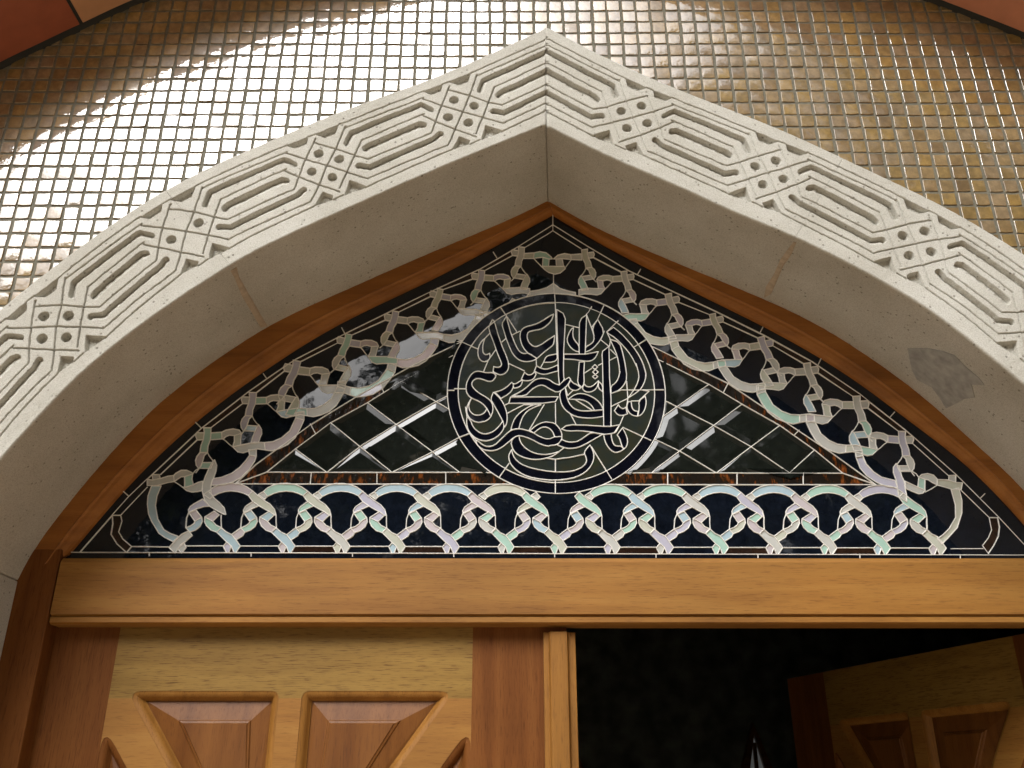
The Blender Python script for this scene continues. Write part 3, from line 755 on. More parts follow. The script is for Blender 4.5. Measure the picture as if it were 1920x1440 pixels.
        pp = [(0.0, 0.0165), (0.0035, 0.0165), (0.034, 0.0105), (0.0355, 0.0080), (0.0385, 0.0072), (0.0400, 0.0052)]
        for d_, y in pp: v += [(x, y, z) for x, z in inset(base, d_)]
        for j in range(len(pp)-1): f += ringfaces(n, j*n, (j+1)*n)
        top = [Vector((x, z, 0)) for x, z in inset(base, 0.0400)]
        f += [tuple((len(pp)-1)*n+i for i in t_) for t_ in tessellate_polygon([top])]
        bk_ = len(v); v += [(x, 0.03, z) for x, z in base]; f += ringfaces(n, 0, bk_)+[tuple(bk_+i for i in t_) for t_ in tessellate_polygon([[Vector((x, z, 0)) for x, z in base]])]
        o = mobj('panel', v, f, M['w_panel_z']); o.parent = root; fix_normals(o); mou.parent = o
    if astragal:
        for a, b_, y0, y1 in ((0.874, 0.888, -0.006, 0.0), (0.8885, 0.922, -0.0235, 0.0), (0.9225, 0.9345, -0.015, 0.03)):
            pass
        prof = [(0.876, -0.0005), (0.876, -0.010), (0.885, -0.010), (0.8875, -0.019), (0.917, -0.019), (0.920, -0.009), (0.932, -0.009), (0.932, 0.02), (0.9175, 0.02), (0.9175, -0.0005)]
        v = [(x, y, z) for z in (0.005, H_LEAF-0.018) for x, y in prof]; n = len(prof)
        f = [(i, (i+1) % n, n+(i+1) % n, n+i) for i in range(n)]
        tri = tessellate_polygon([[Vector((x, y, 0)) for x, y in prof]]); f += [tuple(t_) for t_ in tri]+[tuple(n+i for i in t_) for t_ in tri]
        o = mobj('cover_strip', v, f, M['w_gold_z']); o.parent = root; fix_normals(o); bevel(o, 0.001)
    return root
dl = make_door('door_leaf', 'closed wooden door leaf with slanted raised panels under the transom', True)
dl.location = (-0.821, Y_DOOR, 0.005)
dr = make_door('door_leaf', 'wooden door leaf swung open into the dark interior', False)
# mirrored leaf hung on the other jamb and swung inwards
dr.scale = (-1, 1, 1)
dr.location = (1.0, Y_DOOR+0.03, 0.005); dr.rotation_euler = (0, 0, R(-73.5))

# ------------------------------------------------------------------ dark hall behind
hall = empty('interior_hall', (CX, 3, 0)); tag(hall, kind='structure'); hall['label'] = 'dark hall behind the open door'
for nm, a in (('hall_wall', (-3.4, -3.3, 1.80, 6.2, 0, 4.2)), ('hall_wall', (3.5, 3.6, 1.80, 6.2, 0, 4.2)), ('hall_wall', (-3.4, 3.6, 6.2, 6.3, 0, 4.2)), ('hall_ceiling', (-3.4, 3.6, 1.80, 6.3, 4.2, 4.3))):
    box(nm, *a, M['interior'], hall)
box('hall_floor', -3.4, 3.6, 1.70, 6.3, 0.001, 0.006, M['int_floor'], hall)
box('hall_wall', -3.4, -0.93, 1.703, 1.80, 0.007, 4.2, M['interior'], hall); box('hall_wall', 1.09, 3.6, 1.703, 1.80, 0.007, 4.2, M['interior'], hall); box('hall_wall', -0.93, 1.09, 1.703, 1.80, 2.92, 4.2, M['interior'], hall)
m, t, b = new_mat('daylit_pane'); b.inputs['Base Color'].default_value = (0.5, 0.5, 0.48, 1); b.inputs['Emission Color'].default_value = (0.86, 0.9, 0.88, 1); b.inputs['Emission Strength'].default_value = 0.035; M['daylit'] = m
def hall_window(cx, zap, hw_, sill, label, Y):
    o_ = empty('hall_window', (cx, Y, sill)); tag(o_, label, 'window')
    sh = [(cx-hw_, sill), (cx+hw_, sill), (cx+hw_, zap-0.42), (cx+hw_*0.62, zap-0.2), (cx, zap), (cx-hw_*0.62, zap-0.2), (cx-hw_, zap-0.42)]
    outer = inset(sh, -0.045)
    n = len(sh); v = [(x, Y-0.04, z) for x, z in outer]+[(x, Y-0.04, z) for x, z in sh]+[(x, Y+0.02, z) for x, z in sh]+[(x, Y+0.02, z) for x, z in outer]
    f = ringfaces(n, 0, n)+ringfaces(n, n, 2*n)+ringfaces(n, 0, 3*n)
    q = mobj('frame', v, f, M['w_arch'], o_); fix_normals(q)
    prism('pane', sh, Y, Y+0.006, M['daylit'], o_)
    box('mullion', cx-0.011, cx+0.011, Y-0.025, Y-0.002, sill, zap-0.05, M['w_arch'], o_)
hall_window(1.53, 2.03, 0.075, 0.9, 'narrow pointed daylit window glimpsed deep in the dark hall', 6.17)
hall_window(0.37, 1.885, 0.17, 0.7, 'pointed bright window just past the edge of the closed door', 6.17)

# ------------------------------------------------------------------ stained glass fanlight
sg = empty('stained_glass_window', (CX, Y_GLASS, 2.1)); tag(sg, 'pointed stained glass fanlight with white interlaced border and lettered medallion', 'stained glass')
LINES = []                  # came lines, in survey pixels
POLY = {'opal': [], 'ink': [], 'band': [], 'amber': [], 'lattice': []}
def frame(ox, oy, k): return lambda l: [(ox+a/k, oy+b_/k) for a, b_ in l]
MC, MR, MRI = (0.0864, 2.431), 0.2125, 0.1915
def mdist(p):
    x, z = U(p[0], p[1], Y_GLASS); return math.hypot(x-MC[0], z-MC[1])
def clip_out(pl, r, inside=False):
    "pieces of a polyline outside (or inside) the medallion circle"
    out = []; cur = []
    for a, b_ in zip(pl[:-1], pl[1:]):
        n = max(1, int(math.hypot(b_[0]-a[0], b_[1]-a[1])/3))
        for i in range(n):
            p = (a[0]+(b_[0]-a[0])*i/n, a[1]+(b_[1]-a[1])*i/n); q = (a[0]+(b_[0]-a[0])*(i+1)/n, a[1]+(b_[1]-a[1])*(i+1)/n)
            dp, dq = mdist(p)-r, mdist(q)-r
            if inside: dp, dq = -dp, -dq
            if dp >= 0:
                if not cur: cur = [p]
                if dq < 0:
                    t_ = dp/(dp-dq); cur.append((p[0]+(q[0]-p[0])*t_, p[1]+(q[1]-p[1])*t_)); out.append(cur); cur = []
                elif i == n-1: cur.append(q)
            elif dq >= 0:
                t_ = dp/(dp-dq); cur = [(p[0]+(q[0]-p[0])*t_, p[1]+(q[1]-p[1])*t_)]
                if i == n-1: cur.append(q)
    if len(cur) > 1: out.append(cur)
    return out
def line(pl, clip=True):
    if clip: LINES.extend(clip_out(pl, MR))
    else: LINES.append(pl)
def opal(pl, clip=True):
    POLY['opal'].append(pl); line(pl+[pl[0]], clip)
ybase = lambda x: 1035.8+0.0030*(x-150)

# ---- bottom border: one knot traced, repeated between fifteen knots
KX = [332,435,538,641,745,846,949,1048,1148,1247,1351,1452,1554,1654,1758]
def bmap(i):
    i1 = min(i, len(KX)-2); s = (KX[i1+1]-KX[i1])/857.0
    return lambda l: [(KX[i]+(X-950)*s, ybase(KX[i])+(Yy-1300)/8.727) for X, Yy in l]
ARCH = [(585,295),(650,235),(740,190),(850,165),(960,162),(1080,178),(1180,220),(1275,290),(1205,362),(1130,325),(1040,298),(940,288),(840,298),(740,328),(650,372)]
STUB = [(505,345),(585,295),(650,372),(605,420)]
OVER = [(1275,290),(1350,360),(1450,440),(1550,510),(1615,590),(1640,685),(1610,682),(1530,622),(1460,585),(1370,530),(1275,460),(1205,362)]
P4 = [(1275,462),(1370,530),(1260,580),(1135,640),(1130,600),(1160,545),(1220,500)]
P4_0 = [(1350,425),(1455,540),(1370,545),(1260,580),(1135,640),(1130,600),(1160,545),(1220,500)]
P5 = [(1140,652),(1245,602),(1335,722),(1230,787)]
P6 = [(1530,622),(1610,682),(1505,787),(1385,717)]
P7 = [(1230,787),(1335,722),(1345,790),(1310,870),(1240,930),(1150,965),(1088,892),(1160,865),(1220,820)]
P8 = [(1385,717),(1505,787),(1560,850),(1640,890),(1572,965),(1480,930),(1410,860),(1380,790)]
P9 = [(945,1002),(1088,892),(1150,965),(1120,1020),(1012,1090)]
P10 = [(783,890),(860,960),(945,1002),(1012,1090),(1080,1190),(1010,1300),(985,1300),(940,1190),(870,1125),(780,1030),(715,965)]
P11 = [(870,1125),(940,1190),(900,1300),(865,1300),(815,1192)]
for i in range(len(KX)):
    f = bmap(i)
    if 1 <= i <= 13 and i != 7: opal(f(ARCH))
    if 1 <= i <= 13: opal(f(STUB))
    if i < 14:
        if i == 0: pass
        else: opal(f(OVER))
        for q in (P4 if i else P4_0, P5, P6, P7, P8): opal(f(q))
        line(f([(1135,640),(1100,730),(1088,892)])); line(f([(1640,685),(1640,790),(1645,890)]))
        line(f([(1080,1190),(1672,1190)]))
    if i == 0:
        h = frame(130, 740, 4.465)
        opal(h([(1000,1140),(1030,1180),(960,1240),(905,1300),(885,1328),(835,1280),(890,1220),(940,1170)])); opal(h([(930,1260),(960,1238),(978,1280),(940,1328),(912,1296)]))
    elif i == 14:
        opal(f(P10)); opal(f(P11))
    else:
        opal(f(P9)); opal(f(P10)); opal(f(P11))
h4 = frame(130, 740, 4.465); h7 = frame(1360, 860, 3.43); h8 = frame(260, 790, 8); hr = frame(1600, 780, 8); ht = frame(930, 440, 8.727)
# end loops
opal(h4([(690,765),(660,850),(655,920),(665,1000),(690,1060),(750,1160),(800,1195),(870,1230),(915,1188),(840,1160),(790,1130),(740,1040),(722,930),(735,850),(770,765)]))
opal(h7([(1450,200),(1478,300),(1480,380),(1440,450),(1400,490),(1362,515),(1392,550),(1430,512),(1490,445),(1520,350),(1520,270),(1500,190)]))
opal(h8([(1140,580),(1170,660),(1160,750),(1125,850),(1085,960),(1085,1080),(1130,1150),(1200,1210),(1285,1300),(1310,1400),(1270,1390),(1190,1350),(1060,1270),(990,1180),(955,1050),(960,950),(1000,830),(1060,700),(1100,620)]))
opal(hr([(640,715),(690,770),(720,900),(760,980),(775,1080),(795,1180),(800,1290),(680,1210),(660,1080),(640,960),(600,850),(600,770)]))
line(h4([(835,1275),(525,1272)])); line(hr([(1460,2010),(1950,2000)]) if False else [(1782,1029.2),(1843,1029)])

# ---- side borders: one knot traced, carried along both flanks of the pointed arch
KL = [(292,890),(389,802),(474,736.1),(556.7,676.7),(654,627),(742,584),(825.5,542),(903,507),(977.5,463.4)]
KR = [(1785,892),(1691,809),(1605.5,743),(1513,681),(1426.7,632),(1335.5,589),(1253,551),(1170,509),(1096,468)]
cz = lambda p: complex(*U(p[0], p[1], Y_GLASS))
z96 = lambda X, Yy: cz((440+X/9.6, 700+Yy/9.6))
K2, K3 = z96(326, 347), z96(1120, -224)
def smap(KK, i, mirror):
    a = cz(KK[min(i, len(KK)-2)]); b_ = cz(KK[min(i, len(KK)-2)+1]); o = cz(KK[i])
    if i >= len(KK)-1: pass
    def f(l):
        out = []
        for X, Yy in l:
            r = (z96(X, Yy)-K2)/(K3-K2)
            if mirror: r = r.conjugate()
            q = o+r*(b_-a); out.append(P(q.real, q.imag, Y_GLASS))
        return out
    return f
A1 = [(262,345),(390,350),(385,450),(372,558),(330,660),(318,770),(190,765),(210,650),(250,550),(270,432)]
A2 = [(140,425),(270,432),(250,550),(145,548),(122,480)]
A3 = [(385,440),(570,435),(572,550),(372,558)]
A4 = [(570,435),(650,400),(770,385),(870,410),(912,465),(785,500),(700,490),(640,510),(590,552),(572,550)]
A5 = [(785,500),(912,465),(895,560),(890,665),(752,690),(785,600)]
A6 = [(752,690),(890,665),(1000,650),(1130,625),(1300,640),(1310,765),(1190,745),(1040,770),(930,800),(840,780)]
A7 = [(1300,640),(1450,630),(1600,570),(1740,460),(1852,240),(1992,278),(1920,430),(1830,580),(1700,690),(1560,750),(1420,785),(1310,765)]
A8 = [(1857,150),(1997,135),(1992,278),(1852,240)]
A9 = [(190,765),(318,770),(260,820),(235,905),(200,1000),(165,1045),(120,980),(110,900),(135,830)]
A10 = [(228,940),(412,950),(368,1045),(170,1035)]
A11 = [(412,950),(440,935),(485,1010),(490,1090),(455,1170),(430,1255),(290,1262),(330,1140),(368,1045)]
BL1 = [(318,770),(345,830),(400,905),(440,935)]; BL2 = [(590,552),(640,590),(700,650),(752,690)]
for KK, mir in ((KL, False), (KR, True)):
    for i in range(9):
        f = smap(KK, i, mir)
        if i == 0:
            g2 = smap(KK, 1, mir); line([(h8 if not mir else hr)([(330,800)] if not mir else [(1425,900)])[0], g2([(145,548)])[0]])
            continue
        opal(f(A1)); opal(f(A2))
        if i > 0:
            opal(f(A9)); opal(f(A10))
            if i > 1: opal(f(A11))
            line(f(BL1)); line(f([(165,1045),(110,1110)])) 
        if i < 8:
            for q in (A3, A4, A5, A6): opal(f(q))
            line(f(BL2))
            if i < 7: opal(f(A7))
            if 0 < i < 6: opal(f(A8))
            g2 = smap(KK, i+1, mir); line([f([(390,350)])[0], g2([(145,548)])[0]])
# ---- lowest knot on either flank, where the sill border joins
for q in ([(130,870),(200,880),(330,860),(440,825),(525,815),(535,905),(440,920),(330,950),(250,965),(130,965)], [(205,800),(310,800),(325,858),(215,878)],
          [(525,815),(560,780),(640,735),(720,735),(790,765),(820,785),(690,830),(640,832),(580,870),(535,905)], [(690,830),(810,790),(800,870),(822,958),(690,990),(692,900)],
          [(655,985),(700,995),(800,960),(900,915),(965,900),(950,1040),(880,1055),(800,1062),(720,1040)],
          [(1130,860),(1250,840),(1400,780),(1520,690),(1610,590),(1665,510),(1765,525),(1740,600),(1660,720),(1540,840),(1420,910),(1280,955),(1085,962),(1105,880)],
          [(1650,430),(1765,420),(1765,525),(1665,510)]): opal(h8(q))
line(h8([(535,905),(600,945),(655,985)])); line(h8([(815,785),(860,735),(905,708)]))
for q in ([(1260,955),(1400,960),(1540,1000),(1635,1005),(1612,1110),(1480,1105),(1370,1070),(1255,1040)], [(1430,895),(1535,890),(1532,998),(1425,962)],
          [(1260,955),(1200,890),(1110,865),(1020,880),(980,922),(1070,952),(1120,960),(1180,1000),(1255,1040)], [(980,922),(1072,952),(1070,1112),(965,1068)],
          [(770,980),(880,1030),(970,1070),(1075,1115),(1040,1160),(980,1170),(880,1130),(790,1090)],
          [(40,620),(140,600),(190,720),(300,840),(420,920),(620,970),(655,1075),(500,1060),(350,1000),(200,900),(100,780)], [(30,530),(130,520),(140,600),(40,620)]): opal(hr(q))
line(hr([(1255,1040),(1160,1100),(1070,1145)])); line(hr([(690,820),(850,815),(940,870),(980,925)]))
# ---- crown of the border
for q in ([(470,310),(625,300),(615,392),(452,395)], [(625,300),(720,280),(820,300),(900,365),(925,400),(870,402),(770,372),(690,380),(615,392)], [(770,374),(870,402),(860,520),(760,520)],
          [(760,520),(860,520),(990,520),(1115,520),(1135,560),(1050,630),(960,650),(860,620),(790,570)], [(940,400),(1010,340),(1120,312),(1222,330),(1232,410),(1080,395),(980,402)],
          [(980,402),(1080,395),(1108,520),(990,520)], [(1222,330),(1390,318),(1405,418),(1232,410)],
          [(560,930),(700,910),(830,870),(940,800),(950,962),(800,970),(650,990),(500,1020)], [(940,800),(1040,880),(1150,920),(1300,950),(1300,1000),(1100,975),(950,962)]):
    opal(ht(q))
line(ht([(615,392),(690,470),(780,560)])); line(ht([(1232,410),(1180,480),(1120,560)])); line(ht([(940,650),(940,800)]))
line(ht([(470,215),(830,5)])+[(1036.6,433)]); line([(1036.6,433)]+ht([(1030,5),(1395,235)]))
# ---- band round the arch and along the sill
OUTL = [(150,1035.6),(210.6,966),(242,931),(275.6,899),(378.6,802.7),(467,734),(517,699),(554.5,674),(651,624),(737.8,581),(822,540.5),(900,505),(973,462),(1036.6,422)]
OUTR = [(1036.6,422),(1103,463),(1179,508),(1260,546),(1342,584),(1433,629),(1522,678),(1613,740),(1696,805.6),(1792.5,890.6),(1806,904),(1870,968),(1938,1041)]
line(OUTL); line(OUTR); line([(1036.6,404),(1036.6,433)])
WAVL = h4([(360,1010),(432,1010),(442,1060),(415,1150),(450,1210),(522,1272),(480,1322),(400,1250),(350,1170),(365,1080)]); line(WAVL+[WAVL[0]])
line(h4([(432,1010),(655,775)]))
WAVR = h7([(1695,380),(1750,380),(1762,440),(1755,500),(1725,560),(1690,612),(1652,560),(1690,510),(1710,460)]); line(WAVR+[WAVR[0]])
line(h7([(1695,380),(1515,205)]))
line([(132, ybase(132)), (1945, ybase(1945))])
def off_line(l, d_):
    out = []
    for i, p in enumerate(l):
        a = l[max(0, i-1)]; b_ = l[min(len(l)-1, i+1)]; t_ = math.hypot(b_[0]-a[0], b_[1]-a[1]); out.append((p[0]-(b_[1]-a[1])/t_*d_, p[1]+(b_[0]-a[0])/t_*d_))
    return out
POLY['band'].append(OUTL[1:]+off_line(OUTL[1:], 9.5)[::-1]); POLY['band'].append(OUTR[:-2]+off_line(OUTR[:-2], 9.5)[::-1])
POLY['band'] += [WAVL, WAVR, [(240, 1025.2), (1846, 1029.6), (1850, 1041), (236, 1036)]]
for x in (280,471,661,851,1040,1230,1421,1612,1800): line([(x, ybase(x)), (x, ybase(x)+6.5)])
for a, b_ in (((242,931),(232,922)), ((378,803),(367,792)), ((501,711),(494,701)), ((647,626),(641,615)), ((932,484),(925,473)), ((1195,515),(1201,505)), ((1425,624),(1430,614)), ((1533,686),(1539,673)), ((1668,783),(1677,773)), ((1837,935),(1846,926))):
    line([a, b_])
# ---- bevelled lattice, tortoiseshell strips
hyL = [(500,885.5),(554,842),(620,793),(689,755.5),(753,715.5),(849,667)]; ouL = [(441,907.5),(480,871),(582,797),(680,737),(775.5,684.4),(868,640)]
hyR = [(1233,674),(1329,721),(1391,758),(1462,798),(1527,844),(1580,887.5)]; ouR = [(1218,648),(1365,719),(1470,790),(1560,850),(1642,909)]
b1L, b1R = [(500,885.5),(700,886),(940,886.5)], [(1140,887),(1400,887.5),(1580,887.5)]
b2L, b2R = [(441,907.5),(700,908),(1000,908.5)], [(1090,909),(1400,909),(1642,909)]
for l in (hyL, ouL, hyR, ouR, b1L, b1R, b2L, b2R): line(l)
line([(441,907.5),(500,885.5)]); line([(1642,909),(1580,887.5)])
for l in ([(554,842),(613,886)], [(620,793),(735,886)], [(689,755.5),(862,886)], [(753,715.5),(880,790)], [(613,886),(678,835.5),(744,795.5),(809,758),(848,738)], [(735,886),(813,846.7),(880,810)],
          [(1329,721),(1235,787)], [(1391,758),(1229,880),(1222,887)], [(1462,798),(1343,887)], [(1527,844),(1480,887)], [(1240,748),(1338,798),(1408,838),(1480,887)], [(1215,818),(1276,847),(1343,887)],
          [(584,886),(582,908)], [(707,886),(707,908)], [(836,886),(836,908)], [(1252,887),(1252,909)], [(1382,887),(1382,909)], [(1506,887),(1506,909)],
          [(582,795),(592,814)], [(713,718),(720,737)], [(1365,719),(1356,737)], [(1498,807),(1488,817)]):
    line(l)
POLY['amber'] += [hyL+ouL[::-1], hyR+ouR[::-1], [(441,907.5),(500,885.5),(960,886.5),(1000,908.5)], [(1090,909),(1120,887),(1580,887.5),(1642,909)]]
POLY['lattice'] += [hyL+[(900,720),(940,886.5)], [(1140,887),(1180,720)]+hyR]
# ---- medallion
ring = lambda r, n=96: [P(MC[0]+r*math.cos(2*math.pi*i/n), MC[1]+r*math.sin(2*math.pi*i/n), Y_GLASS) for i in range(n)]
for r in (MR, MRI): q = ring(r); LINES.append(q+[q[0]])
fa, fb, fc, fd, fe, fg = [frame(ox, oy, 8.727) for ox, oy in ((830,540),(1030,540),(830,680),(1030,680),(830,790),(1030,790))]
INK = [
 fa([(815,520),(845,540),(900,740),(975,960),(1040,1110),(1080,1230),(1080,1320),(1040,1390),(960,1430),(880,1405),(825,1370),(835,1290),(880,1300),(930,1300),(965,1265),(960,1220),(900,1080),(830,880),(755,680),(760,620)]),
 fa([(1045,460),(1060,540),(1110,720),(1170,880),(1230,1010),(1280,1060),(1340,1080),(1385,1062),(1450,1097),(1545,1155),(1490,1190),(1400,1210),(1310,1205),(1230,1170),(1150,1090),(1090,960),(1040,830),(1000,700),(965,590),(1010,520)]),
 fa([(1815,430),(1780,540),(1690,630),(1600,680),(1480,700),(1400,720),(1380,780),(1390,850),(1430,920),(1490,960),(1550,965),(1640,910),(1740,840),(1830,780),(1825,860),(1815,930),(1740,990),(1640,1070),(1545,1155),(1450,1097),(1385,1062),(1310,970),(1275,870),(1262,770),(1285,690),(1350,640),(1450,615),(1560,580),(1660,520),(1750,460)]),
 fa([(690,830),(660,920),(655,1010),(665,1070),(710,1100),(770,1070),(780,1140),(740,1195),(670,1215),(600,1170),(575,1080),(580,1000),(610,910),(650,860)]),
 fa([(1870,1080),(1740,1105),(1690,1130),(1650,1220),(1810,1220),(1880,1165)]),
 fa([(1535,1275),(1600,1310),(1680,1335),(1780,1310),(1885,1260),(1890,1360),(1780,1390),(1680,1420),(1600,1410),(1530,1380),(1500,1360)]),
 fb([(120,355),(265,440),(255,700),(235,1040),(232,1440)])+fd([(250,285),(165,365),(155,260)])+fb([(150,1440),(140,1040),(125,600)]),
 fb([(610,440),(600,700),(585,1085),(490,1085),(490,700),(495,520)]),
 fb([(395,650),(380,770),(410,860),(488,940),(488,1050),(410,1030),(330,960),(285,860),(310,760),(360,670)]),
 fb([(790,515),(900,710),(850,830),(770,940),(680,1020),(588,1050),(592,965),(680,920),(735,860),(725,760),(705,650)]),
 fb([(240,1085),(490,1085),(590,1085),(700,1065),(800,1045),(770,1120),(720,1180),(640,1205),(540,1195),(400,1175),(238,1165)]),
 fb([(975,955),(985,1440)])+fd([(1010,600),(1010,1045),(890,1045),(885,700),(870,0)])+fb([(860,1045),(900,1020)]),
 fb([(940,725),(1050,650),(1170,740),(1310,890),(1430,1040),(1530,1220),(1575,1380)])+fd([(1582,190),(1575,280),(1510,420),(1420,500),(1280,585),(1320,540),(1390,440),(1455,310),(1470,200),(1420,20)])+fb([(1430,1290),(1340,1110),(1220,960),(1080,820),(980,760)]),
 fb([(990,840),(1150,890),(1200,1060),(1240,1240),(1262,1400)])+fd([(1265,180),(1260,310),(1180,420),(1100,480),(1010,505),(1007,385),(1080,340),(1130,260),(1155,150)])+fb([(1150,1380),(1140,1270),(1110,1110),(1060,990),(1010,880)]),
 fc([(820,160),(720,170),(640,150),(560,140),(490,170),(430,250),(390,340),(380,450),(410,530),(470,580),(560,620),(640,660),(710,730),(760,820),(790,885),(825,790),(820,690),(790,630),(720,570),(610,510),(520,440),(475,370),(480,320),(530,270),(600,260),(680,285),(760,315),(820,300),(860,250),(875,210)]),
 fc([(470,585),(430,680),(430,760),(470,830),(540,865),(620,860),(690,820),(725,755),(760,820),(790,885),(740,940),(660,975),(560,980),(470,940),(410,870),(390,780),(410,690)]),
 fc([(830,490),(860,510),(950,600),(1010,700),(1050,820),(1060,930),(1040,1020),(1010,1062),(985,957),(900,800),(820,660),(785,600)]),
 fc([(400,890),(390,990),(420,1110),(480,1190),(560,1250),(680,1285),(780,1270),(880,1225),(960,1150),(1010,1062),(985,957),(920,1050),(830,1130),(730,1170),(640,1165),(550,1110),(490,1040),(460,950)]),
 fc([(850,485),(950,460),(1040,410),(1130,325),(1160,350),(1150,430),(1090,510),(950,590),(900,530)]),
 fc([(1160,350),(1210,345),(1270,300),(1308,290),(1290,370),(1240,410),(1170,420),(1155,390)]),
 fc([(1285,275),(1340,160),(1380,195),(1420,205),(1470,190),(1500,150),(1530,190),(1490,270),(1420,300),(1340,300),(1308,290)]),
 fc([(1130,550),(1250,490),(1360,420),(1450,330),(1530,270),(1640,255),(1740,280),(1830,345),(1910,370)])+fd([(165,365),(250,285),(320,245),(350,275),(300,370),(230,435),(160,480),(95,480)])+fc([(1840,475),(1750,435),(1660,375),(1590,370),(1500,410),(1430,470),(1350,548)]),
 fc([(1110,565),(1890,562),(1830,668),(1080,668)]),
 fc([(1480,690),(1330,770),(1220,860),(1150,970),(1115,1100),(1245,1085),(1280,960),(1330,850),(1430,760),(1610,690)]),
 fe([(545,310),(590,330),(650,385),(740,420),(850,395),(950,300),(1040,210),(1120,145),(1240,118),(1370,145),(1490,195),(1610,265),(1730,300),(1830,258),(1840,257)])+fg([(205,252),(205,300),(130,387),(0,400)])+fe([(1740,410),(1620,385),(1500,320),(1370,260),(1250,235),(1180,255),(1080,340),(970,430),(860,480),(740,485),(630,450),(560,380)]),
 fe([(1430,155),(1530,65),(1660,12),(1780,20),(1850,45)])+fg([(100,45),(170,120),(205,200),(205,252)])+fe([(1840,257),(1830,250),(1800,170),(1740,110),(1660,90),(1580,120),(1490,195)]),
 fe([(1115,335),(1180,255),(1250,235),(1260,310),(1310,400),(1400,475),(1520,530),(1660,550),(1780,535),(1900,500),(1820,560),(1700,605),(1560,630),(1420,620),(1290,580),(1190,520),(1140,440)]),
 fe([(1130,465),(1150,560),(1220,660),(1340,730),(1500,780),(1700,815),(1845,830)])+fg([(300,830),(440,800),(560,740),(615,660),(600,580),(570,530),(590,470),(665,390),(710,470),(735,570),(710,680),(640,790),(520,880),(360,940),(100,968)])+fe([(1600,950),(1400,910),(1240,830),(1140,740),(1090,650),(1080,560),(1110,500)]),
 fg([(200,130),(300,55),(600,65),(885,85),(1010,85),(1150,60),(1090,180),(1060,190),(960,215),(880,215),(700,180),(500,155),(300,165),(230,140)]),
 fg([(205,300),(290,340),(400,345),(490,320),(600,240),(690,178),(870,215),(740,290),(620,360),(480,430),(340,450),(240,435),(130,387)]),
 fg([(890,220),(1010,205),(1020,290),(1050,380),(1100,410),(1180,405),(1215,460),(1130,510),(1050,510),(970,440),(910,330)]),
 fg([(1110,225),(1195,110),(1250,210),(1285,310),(1270,410),(1215,460),(1180,380),(1150,280)]),
 fd([(165,480),(260,405),(270,500),(300,620),(360,720),(450,780),(580,795),(740,785),(885,770),(887,880),(740,910),(580,910),(430,885),(310,820),(220,730),(180,620)]),
 fd([(310,600),(420,520),(540,505),(660,540),(780,610),(850,690),(885,770),(740,785),(700,710),(620,640),(520,605),(420,605)]),
 fd([(305,370),(350,290),(400,345),(440,355),(515,415),(450,460),(390,455),(340,430)]),
 fb([(490,1215),(575,1205)])+fd([(565,180),(572,350),(530,405),(460,345),(475,180)]),
 fd([(572,355),(620,400),(700,395),(770,330),(802,300),(790,400),(720,470),(630,490),(560,460),(540,410)]),
 fd([(805,310),(872,370),(875,480),(800,420)]),
 fd([(745,35),(790,75),(745,112),(700,78)]), fd([(755,112),(800,155),(755,198),(708,155)]), fd([(750,198),(792,232),(748,268),(706,230)]),
 fd([(1130,690),(1160,740),(1210,760),(1250,730),(1280,840),(1200,870),(1120,860),(1065,790)]),
 fd([(1290,640),(1340,640),(1350,740),(1390,790),(1450,800),(1445,880),(1370,870),(1300,820),(1265,730)]),
 fd([(1460,630),(1570,550),(1590,660),(1560,780),(1500,860),(1445,880),(1475,740)])]
def round_poly(pl):
    "soften the traced outline but keep its sharp tips"
    n = len(pl); out = []
    for i in range(n):
        a, b_, c = np.array(pl[i-1]), np.array(pl[i]), np.array(pl[(i+1) % n]); u_ = b_-a; v_ = c-b_
        lu, lv = np.linalg.norm(u_), np.linalg.norm(v_)
        if lu < 1e-6 or lv < 1e-6: continue
        cosang = np.dot(u_, v_)/lu/lv
        if cosang < 0.45 or cosang > 0.995: out.append(tuple(b_))
        else:
            k = 0.27; out += [tuple(b_-u_*k), tuple(b_+v_*k)]
    return out
for q in INK:
    q = round_poly(q); POLY['ink'].append(q); LINES.append(q+[q[0]])
